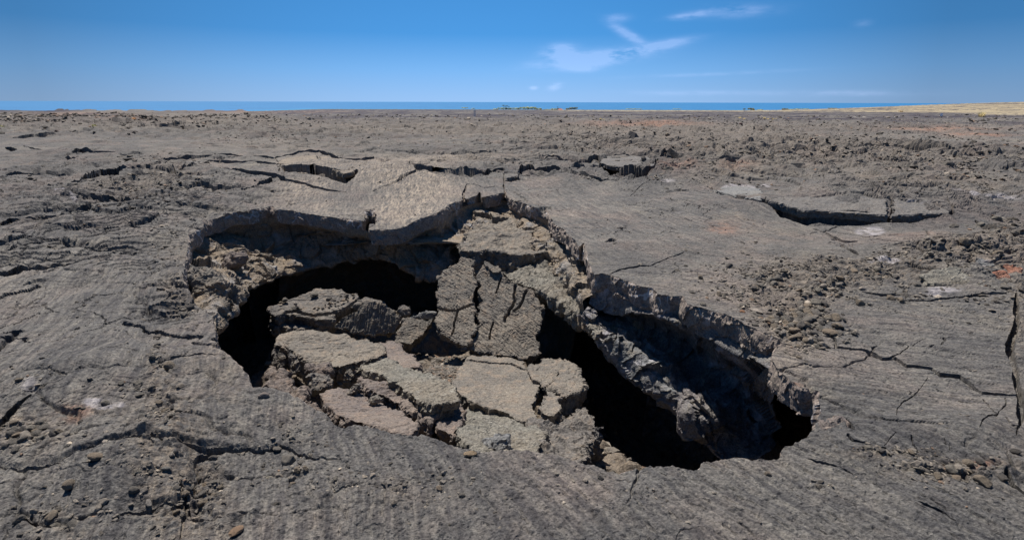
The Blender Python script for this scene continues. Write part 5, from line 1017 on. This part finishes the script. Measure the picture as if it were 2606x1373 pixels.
link('wall',boxm('wall',-6,6,-4,4,-1,3,flat('house_wall',(.6,.55,.5))),parent=o); rf=np.array([(-7,-5,3.01),(7,-5,3.01),(7,5,3.01),(-7,5,3.01),(-5,0,6),(5,0,6)],float)
me=bpy.data.meshes.new('roof'); me.from_pydata([tuple(v) for v in rf],[],[(0,1,5,4),(2,3,4,5),(1,2,5),(3,0,4),(3,2,1,0)]); me.materials.append(flat('roof_red',(.45,.16,.12))); link('roof',me,parent=o)
p,d=hit(2393,300); s=d/F; o=link('marker_sign',None,'small white marker sign on a thin tilted post at the far right','sign'); o.location=p; o.rotation_euler=(0,.12,0)
link('post',boxm('post',-.5*s,.5*s,-.5*s,.5*s,-2*s,5*s,flat('weathered_wood',(.3,.26,.2))),parent=o); link('panel',boxm('panel',-2.6*s,2.6*s,-.62*s,-.5*s,3.2*s,9*s,flat('sign_white',(.75,.77,.8),.5,.04)),parent=o)
p,d=hit(1208,297); s=d/F; o=link('marker_post',None,'pale upright double post standing in the lava in the centre distance','post'); o.location=p; pm=flat('pale_post',(.6,.6,.58))
for dx in (-1.3,1.3): link('stake',boxm('stake',(dx-.7)*s,(dx+.7)*s,-.7*s,.7*s,-2*s,(17 if dx>0 else 15)*s,pm),parent=o)
p=WY(1467.,288.,420.); o=link('tarpaulin',stone_mesh(9,(1,1,1,1),(1,.8,.45)),'tiny bright blue tarpaulin lying far off on the dark lava','tarp'); o.data.materials.clear(); o.data.materials.append(flat('blue_tarp',(.03,.17,.6))); o.location=p; o.scale=(.75,)*3
p=WY(2293.,290.,230.); o=link('flowering_shrub',CRW[1].copy(),'small orange shrub on the dark edge of the straw slope','shrub'); o.data.materials.clear(); o.data.materials.append(flat('orange_leaves',(.55,.30,.04))); o.location=(p[0],p[1],float(base(np.array([p[0]]),np.array([p[1]]))[0])); o.scale=(.9,.9,.8)
for (u,v,w,lab) in [(2174,299,5,'leftmost of the whitish slabs on the far right horizon line'),(2199,299,5,'whitish slab second from the left on the far right skyline'),(2284,298,7,'longest whitish slab, left of the orange shrub'),(2409,300,6,'whitish slab lying just right of the white marker sign')]:
    p,d=hit(u,v); s=w/F*d; o=link('pale_rock',stone_mesh(u,(3.2,3.3,3.4,1),(1,.5,.18)),lab,'rock'); o.location=p+np.array([0,0,s*.1]); o.scale=(s,)*3
# cairn
p,d=hit(2176,374); s=d/F; zz=p[2]-s*1
for i,(w,h,dx) in enumerate([(12,3,-2),(7,4,0),(5.5,3.5,1),(4.5,3.2,1),(3.6,3,1.8),(2.2,3,2.0)]):
    o=link('cairn_stone',stone_mesh(300+i,(.55,.52,.5,1),(1,.7,.42)),['broad flat bottom stone of the cairn','thick second stone from the bottom of the cairn','third stone from the bottom of the cairn','fourth stone from the bottom of the cairn','stone just below the top of the cairn','small top stone of the cairn'][i],'stone','stones of the cairn')
    o.scale=(w*s,w*s,h*s*1.4); o.location=(p[0]+dx*s,p[1],zz+h*s*.5); zz+=h*s*.95
# boulders out on the field
for (u,v,w,t,lab) in [(145,337,5,.4,'round dark boulder beside the pale flat strip at the far left'),(5,345,7,.35,'dark boulder cut by the left edge of the photo'),(546,316,8,.4,'jagged dark heap of lava on the left middle distance, left of the white speck'),(622,312,9,.4,'jagged dark heap of lava right of the white speck'),(586,314,3,3.2,'bright white speck of rock between the two jagged heaps'),
 (112,430,8,.5,'dark knobbly rock standing on the left crust'),(1590,343,5,1.0,'reddish upright rock in the rubble right of centre'),(1885,318,6,.8,'rusty rock on the field below the straw tufts'),(1860,425,13,.8,'brown hollow-edged rock above the pale patch of crust'),(1700,441,16,.7,'broken block beside the dark ledge of the round plate'),(1740,440,14,.7,'brownish block right of the block beside the round plate'),(1308,360,6,.4,'small black rock left of the mid-field rubble'),(2237,345,7,.4,'black broken rock near the rusty ground to the right')]:
    p,d=hit(u,v); s=w/F*d; o=link('boulder',stone_mesh(u+v,(t*(1.25 if lab[0]=='r' else 1),t,t,1),(1,.8,.75)),lab,'boulder'); o.location=p+np.array([0,0,s*.3]); o.scale=(s,)*3; o.rotation_euler=(.2,.1,u%6)
print('stones',time.time()-T0)

print('total',time.time()-T0)
